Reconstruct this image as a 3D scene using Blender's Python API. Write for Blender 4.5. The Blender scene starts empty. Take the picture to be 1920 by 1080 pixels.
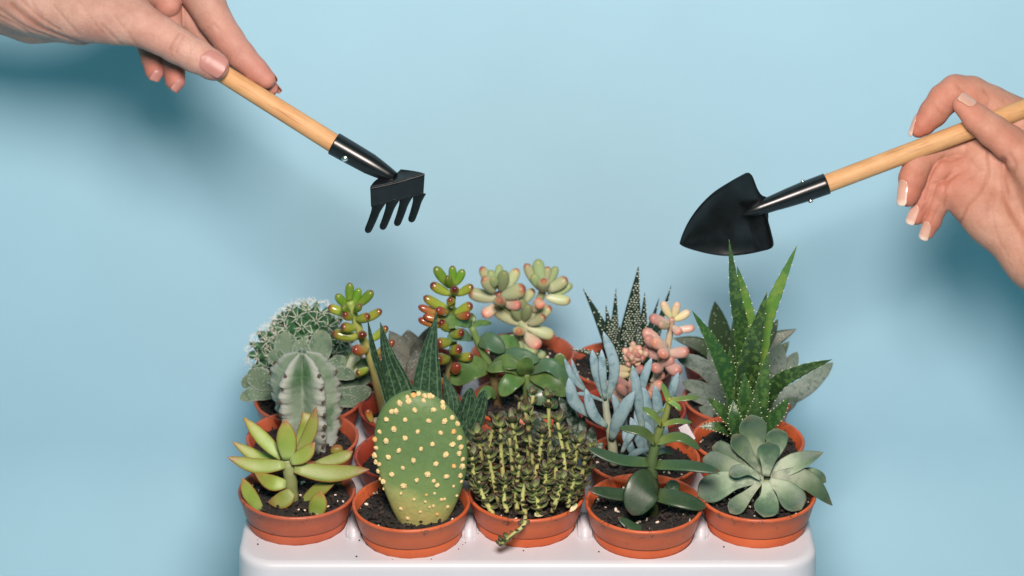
import bpy, bmesh, math, random
import numpy as np
from mathutils import Vector, Matrix

random.seed(7)
rng = np.random.default_rng(7)
sc = bpy.context.scene
col = sc.collection

# ------------------------------------------------------------------ camera
D, TH = 1.37, math.radians(24)
PX = 0.0003                                   # metres per photo pixel (1920 wide) at distance D
cam_d = bpy.data.cameras.new('camera')
cam = bpy.data.objects.new('camera', cam_d); col.objects.link(cam); sc.camera = cam
cam_d.sensor_width = 36; cam_d.lens = 36 * D / (1920 * PX)
cam_d.clip_start = 0.05; cam_d.clip_end = 20
CAM = Vector((0, -D * math.cos(TH), D * math.sin(TH)))
cam.location = CAM; cam.rotation_euler = (math.pi / 2 - TH, 0, 0)
FWD = Vector((0, math.cos(TH), -math.sin(TH))); UP = Vector((0, math.sin(TH), math.cos(TH))); RT = Vector((1, 0, 0))
cam_d.dof.use_dof = True; cam_d.dof.focus_distance = D - 0.01; cam_d.dof.aperture_fstop = 9.0

# ------------------------------------------------------------------ world and lamps (studio)
w = bpy.data.worlds.new('World'); sc.world = w; w.use_nodes = True
bg = w.node_tree.nodes['Background']; bg.inputs[0].default_value = (0.01, 0.64, 0.60, 1); bg.inputs[1].default_value = 0.27
def lamp(name, loc, target, size, power, color):
    l = bpy.data.lights.new(name, 'AREA'); l.shape = 'DISK'; l.size = size; l.energy = power; l.color = color
    o = bpy.data.objects.new(name, l); col.objects.link(o); o.location = loc
    o.rotation_euler = (Vector(target) - Vector(loc)).to_track_quat('-Z', 'Y').to_euler(); return o
lamp('softbox_lamp', (0.03, -0.78, 0.66), (0.0, 0.10, 0.02), 0.30, 21.5, (1.0, 0.865, 0.80))
sc.view_settings.view_transform = 'Standard'; sc.view_settings.look = 'None'
sc.view_settings.gamma = 1; sc.view_settings.exposure = 0.0
sc.cycles.max_bounces = 6; sc.cycles.use_denoising = True

# ------------------------------------------------------------------ pixel -> point helpers
def ray(px, py): return FWD * D + RT * ((px - 960) * PX) - UP * ((py - 540) * PX)
def W(px, py, y):                              # on the upright plane at world y
    r = ray(px, py); return CAM + r * ((y - CAM.y) / r.y)
def G(px, py, z):                              # on the level plane at world z
    r = ray(px, py); return CAM + r * ((z - CAM.z) / r.z)
def V(px, py, z, d0=D):                        # z photo pixels in front of the plane at distance d0
    return CAM + ray(px, py) * ((d0 - z * PX) / D)

# ------------------------------------------------------------------ object helpers
def empty(name, loc, label, cat, group=None):
    o = bpy.data.objects.new(name, None); col.objects.link(o); o.location = loc
    o.empty_display_size = 0.01
    o['label'] = label; o['category'] = cat
    if group: o['group'] = group
    return o
def wloc(o):
    v = Vector(o.location)
    while o.parent: o = o.parent; v += o.location
    return v
def link(name, me, parent=None, loc=None, mat=None, kind=None):
    o = bpy.data.objects.new(name, me); col.objects.link(o)
    if loc is None: loc = Vector((0, 0, 0))
    o.location = Vector(loc) - (wloc(parent) if parent else Vector((0, 0, 0)))
    if parent: o.parent = parent
    if mat and not me.materials: me.materials.append(mat)
    if kind: o['kind'] = kind
    return o
def mesh(name, vs, fs, smooth=True, attrs=None):
    me = bpy.data.meshes.new(name); me.from_pydata([tuple(v) for v in vs], [], [tuple(f) for f in fs])
    if smooth: me.polygons.foreach_set('use_smooth', [True] * len(me.polygons))
    for k, a in (attrs or {}).items():
        at = me.attributes.new(k, 'FLOAT', 'POINT'); at.data.foreach_set('value', np.asarray(a, dtype=np.float32))
    me.update(); return me

# ------------------------------------------------------------------ materials
def mk(name):
    m = bpy.data.materials.new(name); m.use_nodes = True
    nt = m.node_tree; b = nt.nodes['Principled BSDF']; return m, nt, b
def node(nt, t, **kw):
    n = nt.nodes.new(t)
    for k, v in kw.items(): setattr(n, k, v)
    return n
def ramp(nt, src, stops, interp='LINEAR'):
    r = node(nt, 'ShaderNodeValToRGB'); e = r.color_ramp.elements; r.color_ramp.interpolation = interp
    while len(e) < len(stops): e.new(0.5)
    for i, (p, c) in enumerate(stops):
        e[i].position = p; e[i].color = (*c, 1) if len(c) == 3 else c
    nt.links.new(src, r.inputs[0]); return r.outputs[0]
def mixc(nt, fac, a, b, mode='MIX'):
    m = node(nt, 'ShaderNodeMix', data_type='RGBA', blend_type=mode)
    for i, v in ((0, fac), (6, a), (7, b)):
        if isinstance(v, (int, float)): m.inputs[i].default_value = v
        elif isinstance(v, tuple): m.inputs[i].default_value = (*v, 1)
        else: nt.links.new(v, m.inputs[i])
    return m.outputs[2]
def noise(nt, scale, detail=3, rough=.5, dist=0):
    tc = node(nt, 'ShaderNodeTexCoord'); n = node(nt, 'ShaderNodeTexNoise')
    oi = node(nt, 'ShaderNodeObjectInfo'); ad = node(nt, 'ShaderNodeVectorMath', operation='ADD')
    sp = node(nt, 'ShaderNodeVectorMath', operation='SCALE'); sp.inputs[3].default_value = 0.7
    cb = node(nt, 'ShaderNodeCombineXYZ')
    for k in range(3): nt.links.new(oi.outputs['Random'], cb.inputs[k])
    nt.links.new(cb.outputs[0], sp.inputs[0]); nt.links.new(tc.outputs['Object'], ad.inputs[0]); nt.links.new(sp.outputs[0], ad.inputs[1])
    nt.links.new(ad.outputs[0], n.inputs['Vector'])
    n.inputs['Scale'].default_value = scale; n.inputs['Detail'].default_value = detail
    n.inputs['Roughness'].default_value = rough; n.inputs['Distortion'].default_value = dist
    return n.outputs[0]
def voro(nt, scale, feature='F1'):
    tc = node(nt, 'ShaderNodeTexCoord'); n = node(nt, 'ShaderNodeTexVoronoi', feature=feature)
    nt.links.new(tc.outputs['Object'], n.inputs['Vector']); n.inputs['Scale'].default_value = scale; return n.outputs[0]
def bump(nt, b, h, strength, dist=0.0006):
    n = node(nt, 'ShaderNodeBump'); n.inputs['Strength'].default_value = strength; n.inputs['Distance'].default_value = dist
    nt.links.new(h, n.inputs['Height']); nt.links.new(n.outputs[0], b.inputs['Normal'])
def attr(nt, name):
    return node(nt, 'ShaderNodeAttribute', attribute_name=name).outputs['Fac']

def leafmat(name, stops, edge=None, rough=.4, spots=None, mottle=(.0, (0, 0, 0)), sss=.0, bmp=.25, stripe=None, fuzz=0, coat=0, mscale=260, dk=.62):
    """stops: colours from leaf base to tip. edge: (colour, start). spots: (scale, radius, colour)."""
    stops = [(p, tuple(x * dk for x in c)) for p, c in stops]; mottle = (mottle[0], tuple(x * dk for x in mottle[1]))
    if edge: edge = (tuple(x * dk for x in edge[0]), edge[1])
    coat *= .6; fuzz *= .4
    m, nt, b = mk(name)
    t = attr(nt, 'along'); n1 = noise(nt, 160, 3)
    jit = node(nt, 'ShaderNodeMath', operation='MULTIPLY_ADD'); nt.links.new(n1, jit.inputs[0]); jit.inputs[1].default_value = .26
    sub = node(nt, 'ShaderNodeMath', operation='SUBTRACT'); nt.links.new(t, sub.inputs[0]); sub.inputs[1].default_value = .13
    nt.links.new(sub.outputs[0], jit.inputs[2])
    c = ramp(nt, jit.outputs[0], stops)
    # per-leaf variation
    oi = node(nt, 'ShaderNodeObjectInfo'); hs = node(nt, 'ShaderNodeHueSaturation')
    mr = node(nt, 'ShaderNodeMapRange'); nt.links.new(oi.outputs['Random'], mr.inputs[0]); mr.inputs[3].default_value = .78; mr.inputs[4].default_value = 1.22
    mh = node(nt, 'ShaderNodeMapRange'); nt.links.new(oi.outputs['Random'], mh.inputs[0]); mh.inputs[3].default_value = .485; mh.inputs[4].default_value = .512
    nt.links.new(mr.outputs[0], hs.inputs['Value']); nt.links.new(mh.outputs[0], hs.inputs['Hue']); nt.links.new(c, hs.inputs['Color']); c = hs.outputs[0]
    if mottle[0]:
        n2 = noise(nt, mscale, 4, .6); f = ramp(nt, n2, [(.48, (0, 0, 0)), (.62, (mottle[0],) * 3)]); c = mixc(nt, f, c, mottle[1])
    if stripe:
        e0 = attr(nt, 'across'); s = node(nt, 'ShaderNodeMath', operation='SINE'); mu = node(nt, 'ShaderNodeMath', operation='MULTIPLY')
        nt.links.new(e0, mu.inputs[0]); mu.inputs[1].default_value = stripe[0]; nt.links.new(mu.outputs[0], s.inputs[0])
        f = ramp(nt, s.outputs[0], [(.75, (0, 0, 0)), (1., (stripe[2],) * 3)]); c = mixc(nt, f, c, stripe[1])
    if spots:
        v = voro(nt, spots[0]); f = ramp(nt, v, [(spots[1], (1, 1, 1)), (spots[1] + .1, (0, 0, 0))]); 
        n3 = noise(nt, 90, 2); f2 = ramp(nt, n3, [(.38, (0, 0, 0)), (.5, (1, 1, 1))]); f = mixc(nt, 1.0, f, f2, 'MULTIPLY')
        c = mixc(nt, f, c, spots[2])
    if edge:
        e = attr(nt, 'edge'); f = ramp(nt, e, [(edge[1], (0, 0, 0)), (1, (1, 1, 1))]); c = mixc(nt, f, c, edge[0])
    nt.links.new(c, b.inputs['Base Color']); b.inputs['Roughness'].default_value = rough
    b.inputs['Specular IOR Level'].default_value = .32
    b.inputs['Coat Weight'].default_value = coat; b.inputs['Coat Roughness'].default_value = .12
    if fuzz: b.inputs['Sheen Weight'].default_value = fuzz; b.inputs['Sheen Roughness'].default_value = .4
    if sss:
        b.inputs['Subsurface Weight'].default_value = sss; b.inputs['Subsurface Scale'].default_value = .002
        b.inputs['Subsurface Radius'].default_value = (1, .9, .4)
    if bmp: bump(nt, b, noise(nt, 700, 5, .65), bmp, .0005)
    return m

def simplemat(name, c, rough=.5, metal=0, var=.1, nscale=200, bmp=.1, bscale=900, spec=.5, coat=0, c2=None, dist=.0004):
    m, nt, b = mk(name)
    n = noise(nt, nscale, 4, .6)
    a = tuple(x * (1 - var) for x in c); z = c2 or tuple(min(1, x * (1 + var)) for x in c)
    nt.links.new(ramp(nt, n, [(.35, a), (.65, z)]), b.inputs['Base Color'])
    b.inputs['Roughness'].default_value = rough; b.inputs['Metallic'].default_value = metal
    b.inputs['Specular IOR Level'].default_value = spec; b.inputs['Coat Weight'].default_value = coat
    if bmp: bump(nt, b, noise(nt, bscale, 4, .6), bmp, dist)
    return m

# ------------------------------------------------------------------ backdrop
BACK_Y = 0.235
m_back = simplemat('blue_paper', (.335, .525, .635), rough=.9, var=.02, nscale=6, bmp=.05, bscale=300, spec=.15)
bm = bmesh.new()
R_ = 0.10; prof = [(BACK_Y, 1.6)] + [(BACK_Y, -.28 - .0)]
prof = [(BACK_Y, 1.8), (BACK_Y, .2)]
for k in range(13):
    a = k / 12 * math.pi / 2; prof.append((BACK_Y - R_ + R_ * math.cos(a), -.22 - R_ * math.sin(a) + 0.0))
prof.append((-1.6, -.22 - R_))
rows = []
for (y, z) in prof: rows.append([bm.verts.new((x, y, z)) for x in (-2.4, -1, 0, 1, 2.4)])
for a, b_ in zip(rows, rows[1:]):
    for i in range(4): bm.faces.new((a[i], a[i + 1], b_[i + 1], b_[i]))
me = bpy.data.meshes.new('backdrop'); bm.to_mesh(me); bm.free(); me.polygons.foreach_set('use_smooth', [True] * len(me.polygons))
bk = link('backdrop', me, mat=m_back, kind='structure')

# ------------------------------------------------------------------ pots
ZR = G(987, 922, 0).z
ZR = (CAM + ray(987, 922)).z                  # rim height of the pots
ZT = ZR - 0.0205                               # top of the tray
POTS = {  # (column,row): pixel of rim centre
 (1, 1): (557, 917), (1, 2): (567, 817), (1, 3): (578, 744), (1, 4): (583, 674),
 (2, 1): (771, 940), (2, 2): (771, 850), (2, 3): (775, 763), (2, 4): (777, 690),
 (3, 1): (987, 921), (3, 2): (985, 829), (3, 3): (983, 748), (3, 4): (980, 661),
 (4, 1): (1208, 941), (4, 2): (1206, 856), (4, 3): (1184, 764), (4, 4): (1166, 681),
 (5, 1): (1420, 922), (5, 2): (1403, 822), (5, 3): (1382, 745), (5, 4): (1378, 671)}
POTW = {k: G(x, y, ZR) for k, (x, y) in POTS.items()}

def potmat(name, c, c2):
    m, nt, b = mk(name)
    n = noise(nt, 45, 3, .5); cc = ramp(nt, n, [(.35, c), (.7, c2)])
    n2 = noise(nt, 500, 5, .7); f = ramp(nt, n2, [(.6, (0, 0, 0)), (.75, (.35, .35, .35))]); cc = mixc(nt, f, cc, (.46, .24, .16))
    tc = node(nt, 'ShaderNodeTexCoord'); sx = node(nt, 'ShaderNodeSeparateXYZ'); nt.links.new(tc.outputs['Object'], sx.inputs[0])
    mr = node(nt, 'ShaderNodeMapRange'); nt.links.new(sx.outputs[2], mr.inputs[0]); mr.inputs[1].default_value = -.012; mr.inputs[2].default_value = 0
    n4 = noise(nt, 130, 6, .75); mm = node(nt, 'ShaderNodeMath', operation='MULTIPLY_ADD'); nt.links.new(mr.outputs[0], mm.inputs[0]); mm.inputs[1].default_value = .07; nt.links.new(n4, mm.inputs[2])
    cc = mixc(nt, ramp(nt, mm.outputs[0], [(.62, (0, 0, 0)), (.70, (.75, .75, .75))]), cc, (.05, .028, .018))
    nt.links.new(cc, b.inputs['Base Color']); b.inputs['Roughness'].default_value = .42; b.inputs['Specular IOR Level'].default_value = .4
    bump(nt, b, noise(nt, 240, 3), .12, .0004); return m
m_pots = [potmat('orange_plastic', (.40, .072, .022), (.47, .098, .032)),
          potmat('terracotta_plastic', (.32, .066, .030), (.39, .088, .042)),
          potmat('red_brown_plastic', (.27, .036, .018), (.34, .052, .026))]
R0 = 0.0324
def lathe(prof, n=64):
    vs, fs = [], []
    for (r, z) in prof:
        for k in range(n):
            a = 2 * math.pi * k / n; vs.append((r * math.cos(a), r * math.sin(a), z))
    for i in range(len(prof) - 1):
        for k in range(n):
            a, b_ = i * n + k, i * n + (k + 1) % n; fs.append((a, b_, b_ + n, a + n))
    return vs, fs
body_prof = [(.0270, -.0150), (.0262, -.040), (.0225, -.056), (0, -.056)]
pot_outer = [(R0 - .0022, -.0115), (R0 - .0013, -.0006), (R0 - .0006, 0), (R0 + .0002, 0), (R0 + .0007, -.0006), (R0 + .0007, -.0016),
             (R0 + .0001, -.0022), (R0 - .0012, -.0080), (R0 - .0026, -.0132), (R0 - .0030, -.0140), (R0 - .0038, -.0144), (R0 - .0038, -.0150),
             (R0 - .0034, -.0154), (R0 - .0048, -.0205), (R0 - .0070, -.040), (R0 - .0100, -.056), (0.0001, -.056)]
inner = [(R0 - .0105, -.050), (R0 - .0065, -.030), (R0 - .0034, -.0115)]
pv, pf = lathe([(0.0001, -.052)] + inner + pot_outer[1:], 72)
pot_meshes = []
for i, m in enumerate(m_pots):
    me = mesh('flower_pot', pv, [f[::-1] for f in pf]); me.materials.append(m); pot_meshes.append(me)

m_soil, nt, b = mk('potting_soil')
n = noise(nt, 900, 5, .7); nt.links.new(ramp(nt, n, [(.3, (.004, .003, .0025)), (.55, (.012, .009, .007)), (.8, (.05, .035, .025))]), b.inputs['Base Color'])
b.inputs['Roughness'].default_value = .85; bump(nt, b, noise(nt, 1400, 5, .7), .9, .001)
m_grit = simplemat('pale_grit', (.62, .50, .40), rough=.8, var=.35)
m_bark = simplemat('bark_crumb', (.018, .011, .008), rough=.9, var=.8)
soils = []
for s_ in range(3):
    vs, fs = [], []; nr, ns = 14, 44
    vs.append((0, 0, 0))
    for i in range(1, nr + 1):
        r = (R0 - .0026) * i / nr
        for k in range(ns):
            a = 2 * math.pi * k / ns
            x, y = r * math.cos(a), r * math.sin(a)
            z = (rng.random() - .5) * .0022 + .0012 * math.sin(x * 180 + s_ * 2) * math.cos(y * 150 + s_)
            vs.append((x + (rng.random() - .5) * .0006, y + (rng.random() - .5) * .0006, z if i < nr else z * .3 - .001))
    for k in range(ns): fs.append((0, 1 + k, 1 + (k + 1) % ns))
    for i in range(nr - 1):
        for k in range(ns):
            a, b_ = 1 + i * ns + k, 1 + i * ns + (k + 1) % ns; fs.append((a, a + ns, b_ + ns, b_))
    me = mesh('soil', vs, fs, smooth=False); me.materials.append(m_soil); soils.append(me)
def grit_mesh(n, seed, size, rmax=.029):
    r_ = random.Random(seed); bm = bmesh.new()
    for _ in range(n):
        r, a = rmax * math.sqrt(r_.random()), r_.random() * 6.28
        s = size * (.4 + r_.random())
        M = Matrix.Translation((r * math.cos(a), r * math.sin(a), .0008 + r_.random() * .001)) @ Matrix.Rotation(r_.random() * 6, 4, Vector((r_.random() - .5, r_.random() - .5, r_.random() - .5))) @ Matrix.Diagonal((s, s * .7, s * .5, 1))
        bmesh.ops.create_icosphere(bm, subdivisions=1, radius=1, matrix=M)
    me = bpy.data.meshes.new('crumbs'); bm.to_mesh(me); bm.free(); return me
gm = []
for s_ in range(3):
    a = grit_mesh(26, s_ + 3, .0011); a.materials.append(m_grit); c_ = grit_mesh(230, s_ + 30, .0014); c_.materials.append(m_bark); gm.append((a, c_))

POT_LABEL = {
 (1, 1): 'terracotta pot at the front left tray corner holding the yellow-green rosette', (1, 2): 'orange pot under the pale ghost cactus',
 (1, 3): 'orange pot holding the fuzzy round-leaved plant', (1, 4): 'red pot under the white-spined round cactus',
 (2, 1): 'bright orange pot holding the prickly pear pad', (2, 2): 'red-brown pot directly behind the prickly pear, gasteria in it',
 (2, 3): 'pot with a fallen leaf inside, jelly bean stems growing from it', (2, 4): 'dark pot of the grey speckled rosette',
 (3, 1): 'orange pot overgrown by thin dark-leaved stems, a sprig hanging out', (3, 2): 'pot behind the clump of thin stems with striped leaves leaning out',
 (3, 3): 'pot hidden under the oval green jade leaves', (3, 4): 'wide red pot at the back below the pale pink-tipped stonecrop',
 (4, 1): 'bright orange pot holding the tall jade plant', (4, 2): 'orange pot under the powder blue chalk sticks',
 (4, 3): 'pot holding the pink stonecrop', (4, 4): 'red pot with bark soil holding the zebra haworthia',
 (5, 1): 'orange pot at the front right tray corner under the echeveria', (5, 2): 'pot with gritty soil holding the tall toothed aloe',
 (5, 3): 'red pot under the grey felted leaves', (5, 4): 'rearmost right pot with dark pointed leaves above it'}
pot_style = {(1, 1): 1, (1, 2): 1, (1, 3): 1, (1, 4): 1, (2, 2): 2, (2, 3): 2, (2, 4): 2, (3, 4): 1, (4, 4): 1, (4, 3): 2, (5, 3): 1, (5, 4): 2, (3, 2): 1}
soil_z = {(2, 3): -.012, (1, 2): -.007, (2, 2): -.009, (4, 4): -.004, (3, 4): -.008, (5, 2): -.006}
for i, (k, p) in enumerate(POTW.items()):
    t = link('flower_pot', pot_meshes[pot_style.get(k, 0)], loc=p)
    t.rotation_euler = (math.radians(rng.uniform(-1.3, 1.3)), math.radians(rng.uniform(-1.3, 1.3)), i * 1.3)
    t['label'] = POT_LABEL[k]; t['category'] = 'flower pot'; t['group'] = 'small pots standing in the tray'
    zs = soil_z.get(k, -.0055)
    for nm, me in (('soil', soils[i % 3]), ('bark_crumbs', gm[i % 3][1])) + ((('grit', gm[i % 3][0]),) if k in ((5, 1), (5, 2), (4, 2), (4, 4), (3, 4), (2, 1), (3, 1), (4, 1), (1, 1)) else ()):
        o = link(nm, me, kind='stuff'); o.parent = t; o.location = (0, 0, zs)
        if zs < -.0055: o.scale = (.965, .965, 1)

# ------------------------------------------------------------------ tray
m_tray = simplemat('white_plastic', (.47, .46, .495), rough=.38, var=.015, nscale=30, bmp=.03, bscale=500, spec=.5)
xl = G(455, 985, ZT).x; xr = G(1522, 985, ZT).x
yf = G(985, 1058, ZT).y; yb = POTW[(3, 4)].y + .045
def rrect(x0, x1, y0, y1, r, n=12):
    out = []
    for cx, cy, a0 in ((x1 - r, y0 + r, -90), (x1 - r, y1 - r, 0), (x0 + r, y1 - r, 90), (x0 + r, y0 + r, 180)):
        for k in range(n + 1):
            a = math.radians(a0 + 90 * k / n); out.append((cx + r * math.cos(a), cy + r * math.sin(a)))
    return out
loops = []
for ins, z in ((.0045, ZT), (.0028, ZT - .0002), (.0012, ZT - .0010), (.0003, ZT - .0024), (0, ZT - .0045), (-.001, ZT - .03), (-.0025, ZT - .075)):
    loops.append([(x, y, z) for x, y in rrect(xl + ins, xr - ins, yf + ins, yb - ins, .021 - ins)])
n_ = len(loops[0]); vs = [p for l in loops for p in l]; fs = []
for i in range(len(loops) - 1):
    for k in range(n_): a, b_ = i * n_ + k, i * n_ + (k + 1) % n_; fs.append((a, a + n_, b_ + n_, b_))
tray = empty('plant_tray', ((xl + xr) / 2, (yf + yb) / 2, ZT - .075), 'long white plastic plant tray with round holes carrying all the pots', 'plant tray')
# skirt
link('skirt', mesh('skirt', vs, fs), tray, mat=m_tray)
tray.children[0].location = -wloc(tray)
# top with holes: 2D fill
HR = R0 - .0044
from mathutils.geometry import delaunay_2d_cdt
v2 = [Vector((p[0], p[1])) for p in loops[0]]; e2 = [(i, (i + 1) % n_) for i in range(n_)]; hole_rings = []
for k, p in POTW.items():
    o0 = len(v2); v2 += [Vector((p.x + HR * math.cos(a * math.pi / 20), p.y + HR * math.sin(a * math.pi / 20))) for a in range(40)]
    e2 += [(o0 + i, o0 + (i + 1) % 40) for i in range(40)]; hole_rings.append((p, o0))
res = delaunay_2d_cdt(v2, e2, [], 1, 1e-7)
bm = bmesh.new(); bv = [bm.verts.new((v.x, v.y, ZT)) for v in res[0]]
for f in res[2]:
    c = sum((res[0][i] for i in f), Vector((0, 0))) / len(f)
    if any((c - Vector((p.x, p.y))).length < HR * .985 for p in POTW.values()): continue
    bm.faces.new([bv[i] for i in f])
for e in [e for e in bm.edges if e.is_boundary]:
    m_ = (e.verts[0].co + e.verts[1].co) / 2
    if any(abs((m_.xy - Vector((p.x, p.y))).length - HR) < .0006 for p in POTW.values()):
        lo_ = [bm.verts.new((v.co.x, v.co.y, ZT - .006)) for v in e.verts]; bm.faces.new((e.verts[0], e.verts[1], lo_[1], lo_[0]))
bmesh.ops.remove_doubles(bm, verts=bm.verts, dist=1e-6)
bmesh.ops.recalc_face_normals(bm, faces=bm.faces)
me = bpy.data.meshes.new('perforated_top'); bm.to_mesh(me); bm.free()
o = link('perforated_top', me, tray, mat=m_tray); o.location = -wloc(tray)

yr = G(985, 1003, ZT + .003).y
for c_ in (1, 2, 3, 4):
    p, q = POTW[(c_, 1)], POTW[(c_ + 1, 1)]; y1 = max(p.y, q.y) + .004; L_ = y1 - yr
    d_ = (q - p); cx_ = (p.x + q.x) / 2
    bm = bmesh.new(); bmesh.ops.create_cube(bm, size=1, matrix=Matrix.Diagonal((.0078, L_, .012, 1)))
    bmesh.ops.bevel(bm, geom=bm.edges[:], offset=.0016, segments=3, affect='EDGES')
    for f in bm.faces: f.smooth = True
    me = bpy.data.meshes.new('divider_ridge'); bm.to_mesh(me); bm.free()
    link('divider_ridge', me, tray, Vector((cx_, (yr + y1) / 2, ZT - .0005)), m_tray)
r_ = random.Random(5); bm = bmesh.new()
for _ in range(16):
    k_ = r_.choice([(1, 1), (2, 1), (3, 1), (4, 1), (5, 1)]); a = r_.uniform(-2.9, -.25); rr = .0295 + abs(r_.gauss(0, .004)); s_ = r_.uniform(.0002, .0006)
    x_, y_ = POTW[k_].x + rr * math.cos(a), POTW[k_].y + rr * math.sin(a)
    if y_ < yf + .004 or x_ < xl + .008 or x_ > xr - .008: continue
    bmesh.ops.create_icosphere(bm, subdivisions=1, radius=s_, matrix=Matrix.Translation((x_, y_, ZT + s_ * .5)))
me = bpy.data.meshes.new('spilled_soil'); bm.to_mesh(me); bm.free(); o = link('spilled_soil', me, tray, mat=m_bark, kind='stuff'); o.location = -wloc(tray)

# ------------------------------------------------------------------ leaf builder
PROF = {
 'bean':  ([0, .04, .12, .3, .6, .82, .93, .98, 1], [.30, .42, .58, .82, 1, .92, .68, .36, .03]),
 'lance': ([0, .1, .3, .5, .7, .85, .95, 1], [.5, .7, .95, 1, .82, .5, .2, .02]),
 'spoon': ([0, .15, .4, .6, .78, .9, .96, 1], [.30, .36, .6, .88, 1, .80, .42, .03]),
 'tri':   ([0, .1, .3, .5, .7, .9, 1], [1, 1, .88, .68, .42, .15, .02]),
 'blade': ([0, .1, .3, .5, .7, .88, .96, 1], [.92, 1, .98, .86, .64, .30, .12, .02]),
 'stick': ([0, .1, .3, .55, .8, .93, 1], [.4, .55, .8, 1, .85, .45, .03]),
 'round': ([0, .08, .25, .5, .75, .9, .97, 1], [.25, .45, .82, 1, .88, .60, .32, .03]),
 'tongue': ([0, .1, .4, .7, .86, .95, 1], [.8, .9, 1, .92, .68, .38, .04]),
}
def spline(P, n):
    P = [Vector(p) for p in P]
    if len(P) == 2: return [P[0].lerp(P[1], i / (n - 1)) for i in range(n)]
    Q = [P[0] * 2 - P[1]] + P + [P[-1] * 2 - P[-2]]
    out = []; m = len(P) - 1
    for i in range(n):
        s = i / (n - 1) * m; k = min(int(s), m - 1); f = s - k
        a, b_, c, d = Q[k:k + 4]
        out.append(.5 * ((2 * b_) + (c - a) * f + (2 * a - 5 * b_ + 4 * c - d) * f * f + (3 * b_ - a - 3 * c + d) * f ** 3))
    return out
def leaf_mesh(P, wid, prof='lance', th=.35, cup=.15, ref=None, twist=0, nr=15, ns=14, wav=0, keel=0, teeth=0):
    C = spline(P, nr * 3 if teeth else nr); nr = len(C); xs, ys = PROF[prof]
    tt = np.linspace(0, 1, nr)
    if not teeth:                                    # bunch the rings at the tip, so round ends stay round
        tt = 1 - (1 - tt) ** 1.6
        dense = spline(P, 60); C = [dense[min(59, int(round(t * 59)))].lerp(dense[min(59, int(t * 59) + 1)], 0) for t in tt]
        C = [dense[int(t * 59)].lerp(dense[min(59, int(t * 59) + 1)], t * 59 - int(t * 59)) for t in tt]
    base = C[0].copy(); ref = ref or Vector((0, -.8, .6))
    vs, fs, al, ed, ac, fr = [], [], [], [], [], []
    for i, t in enumerate(tt):
        T = (C[min(i + 1, nr - 1)] - C[max(i - 1, 0)]).normalized()
        S = T.cross(ref)
        if S.length < .25: S = T.cross(Vector((0, -.2, 1))) if abs(T.z) < .9 else T.cross(Vector((0, -1, 0)))
        S.normalize(); N = S.cross(T)
        if twist: q = Matrix.Rotation(twist, 3, T); S = q @ S; N = q @ N
        ww = np.interp(t, xs, ys) * wid
        if teeth and .04 < t < .93: ww *= 1 + (.09 if i % 4 == 0 else -.01)
        if wav: ww *= 1 + wav * math.sin(t * 23 + wid * 9e4)
        tw = (th * wid * (ww / wid) ** .8) if prof != 'spoon' else th * wid * min(1, ww / wid + .12) ** (.8)
        fr.append((C[i], S, N, ww, tw, t))
        for k in range(ns):
            a = 2 * math.pi * k / ns; u, v = math.cos(a), math.sin(a)
            n = v * tw * (1 if v < 0 or cup <= 0 else max(.25, 1 - cup)) + cup * ww * u * u - cup * ww * .3
            if keel and v < 0: n += keel * tw * v * (1 - abs(u))
            vs.append(C[i] - base + S * (u * ww) + N * n); al.append(t); ed.append(abs(u) if v > -.2 else abs(u) * .98); ac.append(u)
    for i in range(nr - 1):
        for k in range(ns):
            a, b_ = i * ns + k, i * ns + (k + 1) % ns; fs.append((a, b_, b_ + ns, a + ns))
    fs.append(tuple(range(ns))[::-1]); fs.append(tuple((nr - 1) * ns + k for k in range(ns)))
    return mesh('leaf', vs, fs, attrs={'along': al, 'edge': ed, 'across': ac}), base, fr
def tube(P, r, n=10, m=20):
    C = spline(P, m); vs, fs, al = [], [], []
    for i, c in enumerate(C):
        t = i / (m - 1); T = (C[min(i + 1, m - 1)] - C[max(i - 1, 0)]).normalized()
        S = T.cross(Vector((0, -1, .1))).normalized(); N = S.cross(T)
        rr = (r[0] + (r[1] - r[0]) * t) * (1 + .05 * math.sin(t * 40))
        for k in range(n):
            a = 2 * math.pi * k / n; vs.append(c - C[0] + S * rr * math.cos(a) + N * rr * math.sin(a)); al.append(t)
    for i in range(m - 1):
        for k in range(n):
            a, b_ = i * n + k, i * n + (k + 1) % n; fs.append((a, b_, b_ + n, a + n))
    fs.append(tuple(range(n))[::-1]); fs.append(tuple((m - 1) * n + k for k in range(n)))
    return mesh('stem', vs, fs, attrs={'along': al, 'edge': [0] * len(vs), 'across': [0] * len(vs)}), C[0]

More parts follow.
